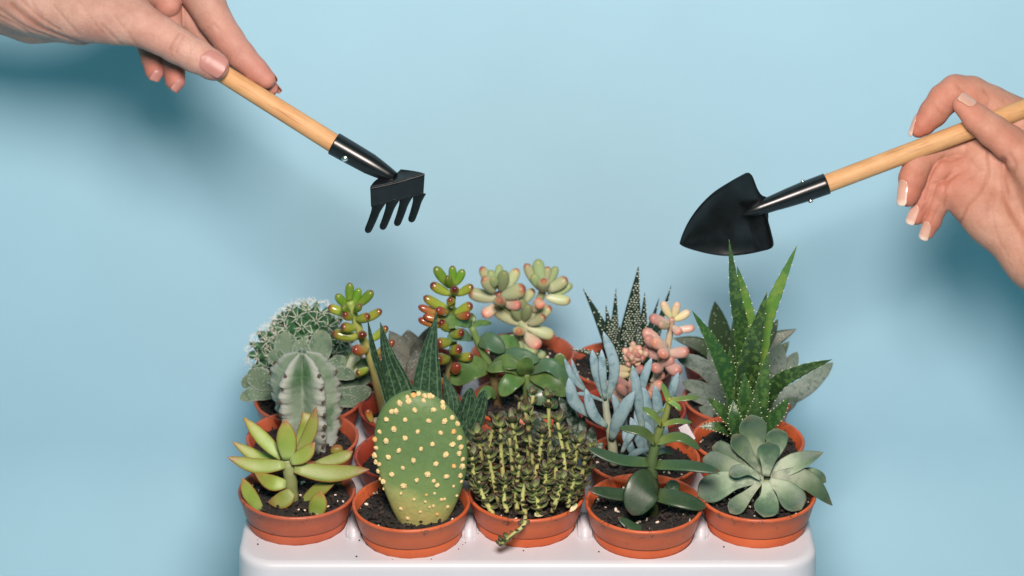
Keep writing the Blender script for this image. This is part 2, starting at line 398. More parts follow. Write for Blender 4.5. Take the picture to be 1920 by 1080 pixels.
class Plant:
    def __init__(s, pot, name, label, cat='succulent', dy=0, lean=.6, bend=.12):
        s.p = POTW[pot]; s.Y = s.p.y + dy; s.lean = lean; s.bend = bend
        s.root = empty(name, s.p + Vector((0, 0, -.005)), label, cat, 'succulents and cacti in small pots')
    def pts(s, q, f0=None, lean=None, dy=0):
        """q: list of (px,py) or (px,py,forward_mm)."""
        lean = s.lean if lean is None else lean; out = []; y0 = q[0][1]
        for p in q:
            fwd = dy / 1000 + (p[2] / 1000 if len(p) > 2 else (p[1] - y0) * PX * lean)
            out.append(W(p[0], p[1], s.Y - fwd))
        return out
    def leaf(s, q, wpx, mat, prof='lance', lean=None, dy=0, arch=None, label=None, **kw):
        P = s.pts(q, lean=lean, dy=dy)
        if len(P) == 2:
            b_ = s.bend if arch is None else arch
            L = (P[1] - P[0]).length; mid = P[0].lerp(P[1], .5) + Vector((0, -.25, 1)) * (-b_ * L)
            P = [P[0], mid, P[1]]
        me, base, fr = leaf_mesh(P, wpx * PX / 2 * (s.Y - CAM.y) / (D * math.cos(TH)), prof, **kw)
        o = link('leaf', me, s.root, base, mat)
        if label: o['label'] = label
        o_fr = fr; s.last = (o, fr, base); return o
    def stem(s, q, r0, r1, mat, dy=0, lean=0, name='stem'):
        me, base = tube(s.pts(q, lean=lean, dy=dy), (r0 * PX, r1 * PX)); return link(name, me, s.root, base, mat)

# ------------------------------------------------------------------ leaf materials
m_grapto = leafmat('graptosedum_leaf', [(0, (.42, .52, .17)), (.4, (.31, .41, .07)), (.78, (.34, .36, .07)), (1, (.38, .15, .05))], edge=((.46, .17, .05), .80), rough=.45, sss=.08, bmp=.25, dk=.58, mottle=(.3, (.20, .32, .06)), mscale=90)
m_grapto_s = leafmat('graptosedum_stem', [(0, (.28, .36, .12)), (1, (.45, .50, .22))], rough=.5)
m_jade = leafmat('jade_leaf', [(0, (.12, .19, .06)), (.3, (.055, .12, .05)), (.9, (.035, .085, .04)), (1, (.16, .09, .06))], dk=.45, rough=.42, coat=.1, bmp=.12, mottle=(.3, (.09, .15, .06)))
m_jade_pale = leafmat('jade_young_leaf', [(0, (.34, .40, .09)), (.35, (.17, .27, .07)), (1, (.10, .19, .06))], rough=.32, coat=.2, bmp=.12)
m_jade_mid = leafmat('jade_middle_leaf', [(0, (.22, .30, .08)), (.4, (.09, .16, .05)), (1, (.06, .12, .05))], rough=.35, coat=.2, bmp=.12)
m_jade_stem = leafmat('jade_stem', [(0, (.08, .11, .04)), (.5, (.12, .21, .07)), (1, (.34, .38, .09))], rough=.5)
m_eche = leafmat('echeveria_leaf', [(0, (.62, .68, .50)), (.42, (.42, .52, .34)), (.66, (.15, .25, .13)), (.86, (.05, .12, .07)), (1, (.16, .17, .08))], edge=((.34, .44, .28), .93), rough=.5, bmp=.3, mottle=(.7, (.09, .17, .11)), mscale=75, dk=.46)
m_ghost = leafmat('ghost_cactus_skin', [(0, (.42, .46, .44)), (.5, (.27, .34, .25)), (1, (.15, .21, .14))], rough=.85, mottle=(.85, (.07, .17, .07)), mscale=50, bmp=1., dk=.66, edge=((.44, .46, .41), .45))
m_fuzzy = leafmat('felted_leaf', [(0, (.21, .29, .19)), (.7, (.17, .25, .17)), (1, (.22, .28, .18))], edge=((.40, .44, .36), .80), rough=.9, fuzz=.6, bmp=1., mottle=(.8, (.09, .17, .10)), mscale=150, spots=(700, .12, (.42, .44, .36)))
m_bean = leafmat('jelly_bean_leaf', [(0, (.50, .56, .12)), (.45, (.34, .46, .06)), (.80, (.36, .36, .05)), (.93, (.26, .08, .03)), (1, (.14, .022, .015))], rough=.2, sss=.2, coat=.5, bmp=.05)
m_bean_red = leafmat('jelly_bean_red_leaf', [(0, (.50, .48, .12)), (.4, (.52, .36, .08)), (.75, (.50, .18, .05)), (1, (.30, .06, .03))], rough=.2, sss=.2, coat=.5, bmp=.05)
m_bean_green = leafmat('jelly_bean_green_leaf', [(0, (.30, .42, .07)), (.6, (.17, .34, .035)), (.92, (.20, .30, .04)), (1, (.20, .10, .02))], rough=.2, sss=.2, coat=.5, bmp=.05)
m_bean_stem = leafmat('jelly_bean_stem', [(0, (.45, .27, .12)), (.4, (.46, .42, .15)), (1, (.34, .44, .10))], rough=.45)
m_pale = leafmat('pale_stonecrop_leaf', [(0, (.62, .62, .42)), (.5, (.50, .56, .33)), (.86, (.48, .48, .26)), (.95, (.42, .18, .10)), (1, (.26, .08, .05))], rough=.42, sss=.15, bmp=.1, dk=.78)
m_pale_g = leafmat('pale_green_stonecrop_leaf', [(0, (.52, .60, .36)), (.8, (.38, .50, .25)), (1, (.30, .32, .12))], rough=.42, sss=.15, bmp=.1, dk=.72)
m_pale_p = leafmat('pink_tipped_stonecrop_leaf', [(0, (.64, .60, .44)), (.5, (.62, .46, .34)), (.85, (.62, .30, .23)), (1, (.52, .15, .11))], rough=.42, sss=.15, bmp=.1, dk=.82)
m_pink = leafmat('pink_stonecrop_leaf', [(0, (.66, .56, .42)), (.4, (.64, .45, .38)), (.85, (.57, .32, .27)), (1, (.48, .18, .13))], rough=.4, sss=.15, coat=.1, bmp=.15, dk=.82)
m_cream = leafmat('cream_stonecrop_leaf', [(0, (.56, .55, .28)), (.7, (.60, .48, .32)), (1, (.56, .34, .25))], rough=.4, sss=.15, bmp=.1, dk=.85)
m_blue = leafmat('chalk_stick_leaf', [(0, (.34, .44, .36)), (.3, (.26, .38, .40)), (.85, (.27, .39, .44)), (1, (.32, .44, .50))], rough=.65, bmp=.35, mottle=(.75, (.13, .25, .29)), fuzz=.1, mscale=180, dk=.66)
m_blue_stem = leafmat('chalk_stick_stem', [(0, (.38, .38, .24)), (1, (.42, .46, .36))], rough=.6)
m_gast = leafmat('gasteria_leaf', [(0, (.035, .085, .04)), (1, (.016, .045, .026))], edge=((.30, .38, .28), .95), rough=.4, mottle=(.55, (.11, .22, .11)), mscale=460, stripe=(11, (.18, .28, .17), .32), bmp=.3)
m_gast_st = leafmat('striped_gasteria_leaf', [(0, (.07, .13, .08)), (1, (.04, .09, .06))], edge=((.30, .36, .28), .9), rough=.45, mottle=(.9, (.36, .42, .36)), mscale=300, bmp=.3)
m_grey = leafmat('grey_speckled_leaf', [(0, (.15, .12, .10)), (.5, (.11, .11, .09)), (1, (.05, .06, .05))], edge=((.26, .18, .15), .92), rough=.6, spots=(620, .18, (.30, .30, .27)), bmp=.5, mottle=(.6, (.14, .17, .12)), mscale=200, dk=.8)
m_hawo = leafmat('haworthia_leaf', [(0, (.06, .12, .04)), (.3, (.022, .055, .032)), (1, (.012, .035, .025))], rough=.42, bmp=.15)
m_dots = simplemat('haworthia_pearl', (.55, .60, .48), rough=.5, var=.15, bmp=0)
m_aloe = leafmat('aloe_leaf', [(0, (.035, .10, .025)), (.5, (.035, .095, .03)), (1, (.05, .12, .035))], edge=((.20, .30, .12), .93), rough=.33, mottle=(.75, (.13, .26, .06)), mscale=330, bmp=.3, coat=.1, dk=.5)
m_aloe_l = leafmat('lime_aloe_leaf', [(0, (.14, .25, .05)), (.6, (.12, .26, .045)), (1, (.06, .14, .04))], edge=((.06, .12, .05), .9), rough=.33, mottle=(.7, (.25, .36, .07)), mscale=170, bmp=.3)
m_tooth = simplemat('aloe_tooth', (.55, .58, .38), rough=.5, bmp=0)
m_felt = leafmat('grey_felt_leaf', [(0, (.20, .25, .21)), (.6, (.25, .30, .26)), (1, (.15, .21, .16))], edge=((.34, .38, .32), .85), rough=.85, fuzz=.5, mottle=(.7, (.10, .15, .12)), mscale=420, bmp=.9, dk=.62)
m_dark = leafmat('dark_green_leaf', [(0, (.05, .10, .04)), (1, (.035, .085, .035))], edge=((.12, .20, .09), .9), rough=.4, spots=(420, .16, (.20, .28, .16)), bmp=.2)
m_crass = leafmat('oval_green_leaf', [(0, (.16, .26, .07)), (.5, (.085, .19, .05)), (1, (.07, .14, .04))], edge=((.22, .28, .09), .90), rough=.3, coat=.2, mottle=(.5, (.20, .31, .10)), mscale=110, bmp=.1)
m_crass_b = leafmat('bluish_green_leaf', [(0, (.13, .22, .10)), (.5, (.09, .19, .11)), (1, (.07, .15, .07))], rough=.32, coat=.2, mottle=(.4, (.17, .28, .16)), mscale=110, bmp=.1)
m_crass_stem = leafmat('green_brown_stem', [(0, (.16, .08, .045)), (.4, (.17, .14, .06)), (.6, (.17, .26, .08)), (1, (.20, .30, .09))], rough=.5)
m_cl_stem = leafmat('clump_stem', [(0, (.50, .44, .18)), (.5, (.52, .52, .19)), (1, (.30, .30, .11))], rough=.5, dk=.8)
m_cl_leaf = leafmat('clump_leaf', [(0, (.34, .38, .11)), (.35, (.18, .23, .07)), (.7, (.08, .09, .04)), (1, (.12, .06, .045))], rough=.5, bmp=.2, dk=.62)
m_spine = simplemat('cream_spine', (.78, .72, .62), rough=.5, var=.1, bmp=0)
m_mam = simplemat('spiny_cactus_skin', (.032, .10, .04), rough=.45, var=.3, nscale=260, bmp=.3)
m_areole_dk = simplemat('dark_areole', (.07, .045, .035), rough=.9, var=.3, bmp=0)

# ------------------------------------------------------------------ 1.1 graptosedum
P = Plant((1, 1), 'graptosedum', 'yellow-green pointed rosette with orange leaf edges at the front left', dy=0)
P.stem([(548, 972, 2), (546, 930, 2), (543, 885, 3), (538, 862, 2)], 15, 11, m_grapto_s)
g = dict(mat=m_grapto, prof='lance', th=.42, cup=.12)
for q, w_, kw in [
 ([(528, 858), (492, 822), (456, 782)], 29, dict(lean=.5)), ([(533, 868), (435, 828)], 28, dict(lean=.7, dy=-4)),
 ([(558, 850), (578, 800), (568, 772)], 38, dict(lean=.3, dy=-6)), ([(558, 852), (582, 810), (593, 762)], 27, dict(lean=.3, dy=-1)),
 ([(540, 862), (537, 822), (535, 786)], 40, dict(lean=.1, dy=4)), ([(545, 866), (572, 852), (591, 829)], 31, dict(lean=.2, dy=6)),
 ([(534, 872), (480, 874), (426, 857)], 31, dict(lean=-.2, dy=5)), ([(552, 878), (620, 888), (694, 880)], 37, dict(lean=-.3, dy=6)),
 ([(590, 872), (640, 858), (662, 845)], 26, dict(lean=.5, dy=-8)), ([(536, 908), (508, 905), (478, 888)], 32, dict(lean=-1, dy=7)),
 ([(548, 922), (530, 938), (502, 942)], 36, dict(lean=.3, dy=9)), ([(489, 957), (467, 925), (454, 896)], 28, dict(lean=0, dy=14)),
 ([(562, 955), (595, 922), (632, 900)], 30, dict(lean=0, dy=4)), ([(588, 970), (597, 945), (602, 920)], 37, dict(lean=0, dy=20)),
 ([(640, 905), (606, 888), (570, 884)], 24, dict(lean=0, dy=-2))]:
    P.leaf(q, w_, ref=Vector((0, -.75, .65)), **{**g, **kw})

# ------------------------------------------------------------------ 2.1 prickly pear
m_pad, nt, b = mk('prickly_pear_skin')
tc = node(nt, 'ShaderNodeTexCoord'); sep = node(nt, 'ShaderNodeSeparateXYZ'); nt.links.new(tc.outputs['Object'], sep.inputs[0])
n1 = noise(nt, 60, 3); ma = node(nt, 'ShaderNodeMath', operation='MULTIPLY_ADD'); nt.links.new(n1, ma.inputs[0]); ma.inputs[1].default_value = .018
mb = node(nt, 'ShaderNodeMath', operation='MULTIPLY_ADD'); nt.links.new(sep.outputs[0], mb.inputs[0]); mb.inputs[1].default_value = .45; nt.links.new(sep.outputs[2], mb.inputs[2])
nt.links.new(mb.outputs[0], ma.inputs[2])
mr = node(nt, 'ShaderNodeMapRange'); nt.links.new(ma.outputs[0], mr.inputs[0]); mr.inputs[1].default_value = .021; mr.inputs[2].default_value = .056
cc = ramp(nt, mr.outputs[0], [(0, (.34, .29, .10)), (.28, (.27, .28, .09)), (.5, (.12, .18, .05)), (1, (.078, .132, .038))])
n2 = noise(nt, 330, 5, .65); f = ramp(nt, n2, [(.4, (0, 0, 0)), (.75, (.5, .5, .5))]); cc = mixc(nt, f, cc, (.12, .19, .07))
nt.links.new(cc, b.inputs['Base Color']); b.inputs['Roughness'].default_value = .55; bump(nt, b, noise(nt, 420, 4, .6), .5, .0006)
yP = POTW[(2, 1)].y - .009
root = empty('prickly_pear', POTW[(2, 1)] + Vector((0, 0, -.005)), 'upright oval green prickly pear pad dotted with yellow tufts', 'cactus', 'succulents and cacti in small pots')
PT = [(0, 34), (.06, 46), (.15, 58), (.28, 71), (.42, 81), (.56, 85.5), (.68, 84), (.80, 75), (.89, 61), (.95, 44), (.985, 26), (1, 4)]
pT, pW = zip(*PT); PAD0 = W(792, 990, yP); PAD1 = W(775, 735, yP + .004)
def padpt(t, a):                                     # a: angle round the section
    c = PAD0.lerp(PAD1, t) + Vector((.0022 * math.sin(t * 3.1), 0, 0)); wd = np.interp(t, pT, pW) * PX
    dp = .0085 * min(1, (wd / (60 * PX))) ** .6 * (1 - .25 * t)
    return c + Vector((wd * math.cos(a), -dp * math.sin(a), -dp * .2 * math.sin(a)))
tt = [1 - (1 - i / 27) ** 1.7 for i in range(28)]; vs, fs = [], []
tt = sorted(set([round(x, 4) for x in list(np.linspace(0, .9, 20)) + list(1 - (1 - np.linspace(0, 1, 12)) ** 2 * .1)]))
for t in tt:
    for k in range(40): vs.append(padpt(t, 2 * math.pi * k / 40) - PAD0)
for i in range(len(tt) - 1):
    for k in range(40): a, b_ = i * 40 + k, i * 40 + (k + 1) % 40; fs.append((a, a + 40, b_ + 40, b_))
fs.append(tuple(range((len(tt) - 1) * 40, len(tt) * 40)))
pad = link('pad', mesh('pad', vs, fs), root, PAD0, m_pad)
# yellow glochid tuft
m_tuft = simplemat('yellow_tuft', (.58, .42, .20), rough=.8, var=.2, nscale=900, bmp=.4, bscale=2500)
m_tuft2 = simplemat('orange_tuft', (.56, .31, .10), rough=.8, var=.2, nscale=900, bmp=.4, bscale=2500)
def tuft_mesh(seed, mat):
    bm = bmesh.new(); bmesh.ops.create_icosphere(bm, subdivisions=3, radius=.00165); r_ = random.Random(seed)
    for v in bm.verts:
        f = 1 + (r_.random() ** 2) * .3; v.co *= f
    me = bpy.data.meshes.new('areole'); bm.to_mesh(me); bm.free(); me.materials.append(mat); return me
tufts = [tuft_mesh(1, m_tuft), tuft_mesh(2, m_tuft), tuft_mesh(3, m_tuft2)]
AR = [(438,155),(548,150),(380,213),(520,220),(613,218),(312,268),(455,282),(590,293),(668,288),(266,340),(380,323),(542,355),(660,362),(342,397),(475,390),(622,422),(700,415),
 (280,437),(430,457),(563,475),(670,490),(224,478),(366,502),(514,536),(300,541),(449,572),(626,551),(708,545),(250,580),(370,610),(572,606),(668,611),(506,660),(432,685),(548,725),(470,762),(614,683),(595,690),(526,735),(354,742),(632,730),(686,662),(355,650),(395,800),(570,775),(490,95),(400,100),(345,115),(602,110),(605,135),(550,80),(325,160),(268,210),(298,165),(225,285),(205,380),(198,328),(182,425),(180,465),(190,520),(658,198),(690,235),(702,322),(712,372),(722,450),(718,490),(714,580),(392,75),(430,62),(460,55),(495,52),(525,62),(195,572),(230,630),(555,650),(500,700),(550,580)]
def pad_front(px, py):
    best = None
    for t in np.linspace(.01, .995, 120):
        wd = np.interp(t, pT, pW) * PX
        c = padpt(t, math.pi / 2); r = ray(px, py); 
        for it in range(1):
            q = W(px, py, c.y)
            u = (q.x - (padpt(t, 0).x + padpt(t, math.pi).x) / 2) / wd
            u = max(-.995, min(.995, u)); s = padpt(t, math.acos(u))
            e = (W(px, py, s.y) - s).length
            if best is None or e < best[0]: best = (e, s, abs(u))
    return best
for i, (zx, zy) in enumerate(AR):
    px, py = 640 + zx / 3.177, 720 + zy / 3.177
    e, s, u = pad_front(px, py)
    small = (zy > 560 and zx > 480 and i > 30) or i >= 72 or (zy > 620)
    o = link('areole', tufts[i % 3 if i % 4 == 0 else i % 2], root, s)
    k = (.56 if small else .88) * random.uniform(.82, 1.15); o.scale = (k, k * .8, k)
    o.rotation_euler = (random.random() * 6, random.random() * 6, random.random() * 6)

# ------------------------------------------------------------------ 3.1 clump of thin stems
P = Plant((3, 1), 'trailing_crassula', 'dense clump of thin yellow stems with tiny dark leaves, one sprig hanging over the pot')
def sprig(P, q, dy, n, size, top, r0=5.0, r1=3.4):
    pts = P.pts(q, lean=0, dy=dy); me, base = tube(pts, (r0 * PX, r1 * PX), 8, 14); st = link('stem', me, P.root, base, m_cl_stem)
    C = spline(pts, 40); allv, allf, al, ed, ac = [], [], [], [], []
    for j in range(n):
        t = .12 + .88 * j / (n - 1); i = min(39, int(t * 39)); c = C[i]; ang = random.random() * 3.14 + j * 1.57
        m = 2 if j < n - 2 else 4
        for s_ in range(m):
            a = ang + s_ * 2 * math.pi / m
            L = size * PX * random.uniform(.7, 1.25); dirv = Vector((math.cos(a), math.sin(a) * .9, random.uniform(.05, .6) if m == 2 else random.uniform(.5, 1.1))).normalized()
            me2, b2, fr = leaf_mesh([c, c + dirv * L * .55 + Vector((0, 0, -.05 * L)), c + dirv * L + Vector((0, 0, .12 * L))], L * random.uniform(.28, .40), 'round', th=.45, cup=.25, nr=6, ns=7, ref=Vector((0, -.1, 1)))
            o0 = len(allv); allv += [v.co + b2 - base for v in me2.vertices]; allf += [tuple(x + o0 for x in p.vertices) for p in me2.polygons]
            for nm, L_ in (('along', al), ('edge', ed), ('across', ac)): L_ += [d.value for d in me2.attributes[nm].data]
            bpy.data.meshes.remove(me2)
    link('tiny_leaves', mesh('tiny_leaves', allv, allf, attrs={'along': al, 'edge': ed, 'across': ac}), st, base, m_cl_leaf, 'stuff')
SP = [([(940, 960), (925, 900), (915, 850)], 10), ([(967, 955), (962, 890), (955, 820)], 12), ([(1005, 950), (1000, 870), (985, 770)], 4), ([(1055, 940), (1058, 870), (1045, 790)], 6),
 ([(985, 930), (972, 860), (960, 790)], 2), ([(1020, 945), (1022, 910), (1024, 880)], 18), ([(1035, 960), (1048, 925), (1055, 900)], 22), ([(910, 945), (890, 900), (885, 855)], 14),
 ([(930, 930), (905, 860), (895, 815)], 4), ([(1078, 940), (1090, 895), (1100, 850)], 10), ([(1060, 935), (1075, 880), (1085, 830)], 0), ([(985, 965), (980, 930), (990, 890)], 20),
 ([(1000, 920), (990, 830), (1000, 740)], -6), ([(1030, 920), (1030, 820), (1028, 745)], -8), ([(960, 920), (965, 840), (975, 752)], -8), ([(950, 960), (945, 930), (950, 900)], 22),
 ([(900, 925), (915, 840), (930, 790)], -8), ([(1080, 930), (1070, 860), (1058, 815)], -10), ([(925, 965), (905, 930), (898, 900)], 18), ([(1065, 950), (1070, 925), (1078, 895)], 20),
 ([(995, 930), (1010, 860), (1018, 810)], 8), ([(945, 920), (940, 850), (938, 800)], -2), ([(1010, 965), (1008, 940), (1000, 915)], 24), ([(895, 920), (882, 870), (878, 835)], 0), ([(1090, 920), (1102, 870), (1108, 840)], 2),
 ([(970, 960), (968, 920), (975, 870)], 16), ([(1040, 940), (1042, 880), (1035, 850)], 14)]
for q, dy in SP: sprig(P, q, dy, random.randint(8, 12), random.uniform(15, 20), 0)
sprig(P, [(985, 968, 30), (982, 985, 36), (960, 1003, 38), (938, 1022, 40)], 0, 8, 13, 0, 4, 3)
for q, w_ in (([(1002, 965, 24), (1024, 962, 26)], 12), ([(1082, 945, 18), (1068, 960, 24)], 10)): P.leaf(q, w_, m_cream, 'lance', arch=0, label='shrivelled cream leaf on the soil')

# ------------------------------------------------------------------ 4.1 jade plant
P = Plant((4, 1), 'jade_plant', 'tall jade plant with dark oval lower leaves and thin paired leaves up its stem')
P.stem([(1222, 985, 2), (1222, 900, 2), (1222, 868, 2), (1228, 838, 1), (1236, 808, 0), (1248, 780, 0), (1256, 745, 0)], 13, 5, m_jade_stem)
UPR = Vector((0, -.45, .9))
P.leaf([(1232, 900, 4), (1208, 915, 16), (1185, 966, 24)], 72, m_jade, 'round', th=.13, cup=.10, ref=Vector((0, -.9, .45)))
for q, w_, m, kw in [
 ([(1215, 930, 2), (1160, 928, 6), (1103, 918, 8)], 31, m_jade, {}), ([(1232, 928, 2), (1275, 938, 8), (1324, 952, 10)], 40, m_jade, {}),
 ([(1222, 990, 14), (1190, 990, 20), (1158, 970, 18)], 24, m_jade, {}), ([(1240, 935, -4), (1262, 915, -8), (1250, 905, -10)], 30, m_jade, {}),
 ([(1218, 868, 2), (1160, 862, 6), (1100, 840, 4)], 27, m_jade, {}), ([(1228, 872, 2), (1290, 874, 8), (1350, 884, 12)], 27, m_jade, {}),
 ([(1228, 830, 2), (1205, 810, 5), (1160, 802, 4)], 24, m_jade_mid, {}), ([(1232, 828, 2), (1275, 820, 5), (1313, 842, 6)], 24, m_jade_mid, {}),
 ([(1228, 850, 0), (1245, 846, -8), (1262, 850, -10)], 18, m_jade, {}), ([(1240, 796, 2), (1225, 778, 4), (1204, 764, 2)], 18, m_jade_pale, {}),
 ([(1242, 796, 2), (1270, 790, 3), (1298, 792, 2)], 14, m_jade_pale, {}), ([(1254, 752, 1), (1248, 735, 1), (1240, 718, 0)], 13, m_jade_pale, {}),
 ([(1256, 750, 1), (1285, 747, 2), (1313, 744, 1)], 13, m_jade_pale, {}), ([(1254, 752, 2), (1268, 760, 6), (1276, 770, 8)], 12, m_jade_pale, {}), ([(1252, 766, 0), (1240, 770, -3), (1232, 775, -5)], 10, m_jade_pale, {})]:
    P.leaf(q, w_, m, 'tongue', th=.38, cup=.18, ref=UPR, **kw)

# ------------------------------------------------------------------ 5.1 echeveria
P = Plant((5, 1), 'echeveria', 'grey-green open echeveria rosette with spoon leaves at the front right', lean=.55)
P.stem([(1432, 960, 2), (1436, 925, 1), (1437, 900, 0)], 13, 12, m_grapto_s)
E = dict(mat=m_eche, prof='spoon', th=.14, cup=.22)
RU = Vector((0, -.7, .7))
for q, w_, kw in [
 ([(1420, 880), (1370, 850), (1335, 838)], 34, dict(dy=-6, lean=.4)), ([(1425, 885), (1415, 830), (1408, 777)], 54, dict(dy=-6, lean=.3)),
 ([(1440, 880), (1455, 838), (1456, 803)], 44, dict(dy=-7, lean=.3)), ([(1432, 892), (1400, 850), (1374, 815)], 36, dict(dy=-3, lean=.3)),
 ([(1436, 893), (1440, 860), (1441, 827)], 44, dict(dy=3, lean=.1)), ([(1428, 893), (1370, 876), (1317, 860)], 46, dict(dy=0, lean=.5)),
 ([(1444, 893), (1490, 868), (1544, 848)], 38, dict(dy=0, lean=.3, prof='lance')), ([(1470, 893), (1515, 885), (1549, 904)], 24, dict(dy=-4, lean=.3)),
 ([(1448, 896), (1510, 900), (1561, 948)], 40, dict(dy=3, lean=.3, prof='lance')), ([(1432, 900), (1370, 903), (1308, 930)], 56, dict(dy=4, lean=.3)),
 ([(1442, 902), (1470, 918), (1503, 956)], 52, dict(dy=7, lean=.75)), ([(1425, 905), (1395, 935), (1368, 962)], 34, dict(dy=7, lean=.75)),
 ([(1435, 903), (1440, 935), (1432, 970)], 48, dict(dy=9, lean=.9)), ([(1426, 898), (1400, 882), (1366, 888)], 26, dict(dy=8, lean=.3))]:
    P.leaf(q, w_ * 1.04, ref=RU, **{**E, **kw})

# ------------------------------------------------------------------ 1.2 ghost cactus
root = empty('ghost_cactus', POTW[(1, 2)] + Vector((0, 0, -.006)), 'pale grey-green ribbed column cactus with dark areoles, leaning over the rosette', 'cactus', 'succulents and cacti in small pots')
yG = POTW[(1, 2)].y + .002
GA, GB = W(596, 862, yG), W(566, 660, yG + .002)
GP = [(0, 26), (.1, 36), (.25, 52), (.45, 63), (.65, 66), (.8, 62), (.9, 50), (.97, 30), (1, 10)]
gT, gW = zip(*GP); vs, fs, al = [], [], []; NR, NS = 70, 110; ribs = 5; gr = []
def ghost_r(t, a): 
    k = abs(math.cos(ribs * (a - .15 - .25 * t) / 2)) ; wv = 1 + (.05 * math.sin(t * 48) + .03 * math.sin(t * 131 + a * 7)) * k ** 6 + .012 * math.sin(t * 61 + a * 13) + .008 * math.sin(t * 23 + a * 29)
    return np.interp(t, gT, gW) * PX * (.50 + .56 * k ** 2.0) * wv
def ghost_pt(t, a):
    c = GA.lerp(GB, t) + Vector((-.0022 * math.sin(t * math.pi), 0, 0)); r = ghost_r(t, a)
    z = -.003 * (1 - abs(math.cos(ribs * (a - .15 - .25 * t) / 2))) * (t > .85)
    return c + Vector((r * math.cos(a), r * math.sin(a), z))
for i in range(NR):
    t = 1 - (1 - i / (NR - 1)) ** 1.4
    for k in range(NS): vs.append(ghost_pt(t, 2 * math.pi * k / NS) - GA); al.append(t); gr.append(abs(math.cos(ribs * (2 * math.pi * k / NS - .15 - .25 * t) / 2)) ** 3)
for i in range(NR - 1):
    for k in range(NS): a, b_ = i * NS + k, i * NS + (k + 1) % NS; fs.append((a, b_, b_ + NS, a + NS))
fs.append(tuple((NR - 1) * NS + k for k in range(NS)))
link('column', mesh('column', vs, fs, attrs={'along': al, 'edge': gr, 'across': [0] * len(al)}), root, GA, m_ghost)
bm = bmesh.new(); bmesh.ops.create_icosphere(bm, subdivisions=2, radius=.0013)
for v in bm.verts: v.co *= 1 + (random.random() - .4) * .5
for _ in range(6):
    d = Vector((random.uniform(-1, 1), random.uniform(-1, 0), random.uniform(-1, 1))).normalized()
    bmesh.ops.create_cone(bm, segments=5, radius1=.0002, radius2=.00004, depth=.0022, matrix=Matrix.Translation(d * .0016) @ d.to_track_quat('Z', 'Y').to_matrix().to_4x4())
me = bpy.data.meshes.new('areole'); bm.to_mesh(me); bm.free(); me.materials.append(m_areole_dk)
for j in range(ribs):
    for t in (.22, .33, .44, .55, .66, .77, .87):
        a = .15 + .25 * t + 2 * math.pi * j / ribs
        if math.sin(a) > .35: continue
        link('areole', me, root, ghost_pt(t, a)).scale = (.9,) * 3
P = Plant((1, 2), 'cactus_offset', 'small yellow-green bud in the soil beside the ghost cactus', 'offset')
P.root['group'] = 'offsets'; del P.root['group']
P.leaf([(634, 862, 8), (630, 835, 8)], 26, m_grapto, 'bean', th=.9, arch=0)
P.leaf([(590, 862, 4), (598, 800, 4), (604, 775, 2)], 20, m_ghost, 'blade', th=.8, arch=0)

# ------------------------------------------------------------------ 1.3 felted plant
P = Plant((1, 3), 'felted_kalanchoe', 'grey-green felted plant with rounded leaves round the ghost cactus', lean=.6)
P.stem([(580, 752, 0), (578, 700, 0), (575, 665, 0)], 9, 7, m_fuzzy)
for q, w_, kw in [
 ([(525, 722), (490, 712), (466, 696)], 46, {}), ([(520, 742), (480, 738), (450, 748)], 30, dict(dy=4)), ([(500, 708), (470, 712), (455, 726)], 26, dict(dy=-3)),
 ([(560, 690), (540, 660), (532, 622)], 52, dict(dy=-4)), ([(590, 685), (600, 655), (604, 618)], 48, dict(dy=-2)), ([(572, 690), (566, 668), (562, 636)], 40, dict(dy=4)),
 ([(600, 700), (622, 690), (648, 668)], 34, {}), ([(600, 740), (650, 745), (697, 730)], 40, dict(dy=4)), ([(600, 728), (650, 712), (697, 712)], 34, {}), ([(540, 700), (520, 672), (512, 655)], 34, dict(dy=3)),
 ([(620, 705), (640, 700), (668, 706)], 28, dict(dy=6)), ([(620, 760), (650, 752), (676, 758)], 26, dict(dy=8))]:
    P.leaf(q, w_, m_fuzzy, 'round', th=.2, cup=.2, ref=Vector((0, -.8, .6)), wav=.03, **kw)
P.leaf([(650, 706), (662, 680), (668, 655)], 30, m_jade_pale, 'tongue', th=.3, cup=.2); P.leaf([(655, 705), (680, 690), (692, 672)], 34, m_jade_pale, 'round', th=.3, cup=.2)

# ------------------------------------------------------------------ 1.4 spiny cactus
root = empty('pincushion_cactus', POTW[(1, 4)] + Vector((0, 0, -.004)), 'round dark green cactus covered in white star-shaped spines', 'cactus', 'succulents and cacti in small pots')
yM = POTW[(1, 4)].y
C0 = W(580, 662, yM)
RX, RZ = .0235, .0275
def dome(c, rx, rz, ns=28, nr=14):
    vs, fs = [], []
    for i in range(nr + 1):
        f = -.5 + (math.pi / 2 + .5) * i / nr
        for k in range(ns): a = 2 * math.pi * k / ns; vs.append(Vector((rx * math.cos(f) * math.cos(a), rx * math.cos(f) * math.sin(a), rz * math.sin(f))))
    for i in range(nr):
        for k in range(ns): a, b_ = i * ns + k, i * ns + (k + 1) % ns; fs.append((a, b_, b_ + ns, a + ns))
    return mesh('body', vs, fs)
tub_v, tub_f = lathe([(.0029, -.001), (.0028, .0008), (.0020, .0034), (.0013, .0054), (.0001, .0062)], 10)
tub = mesh('tubercle', tub_v, tub_f); tub.materials.append(m_mam)
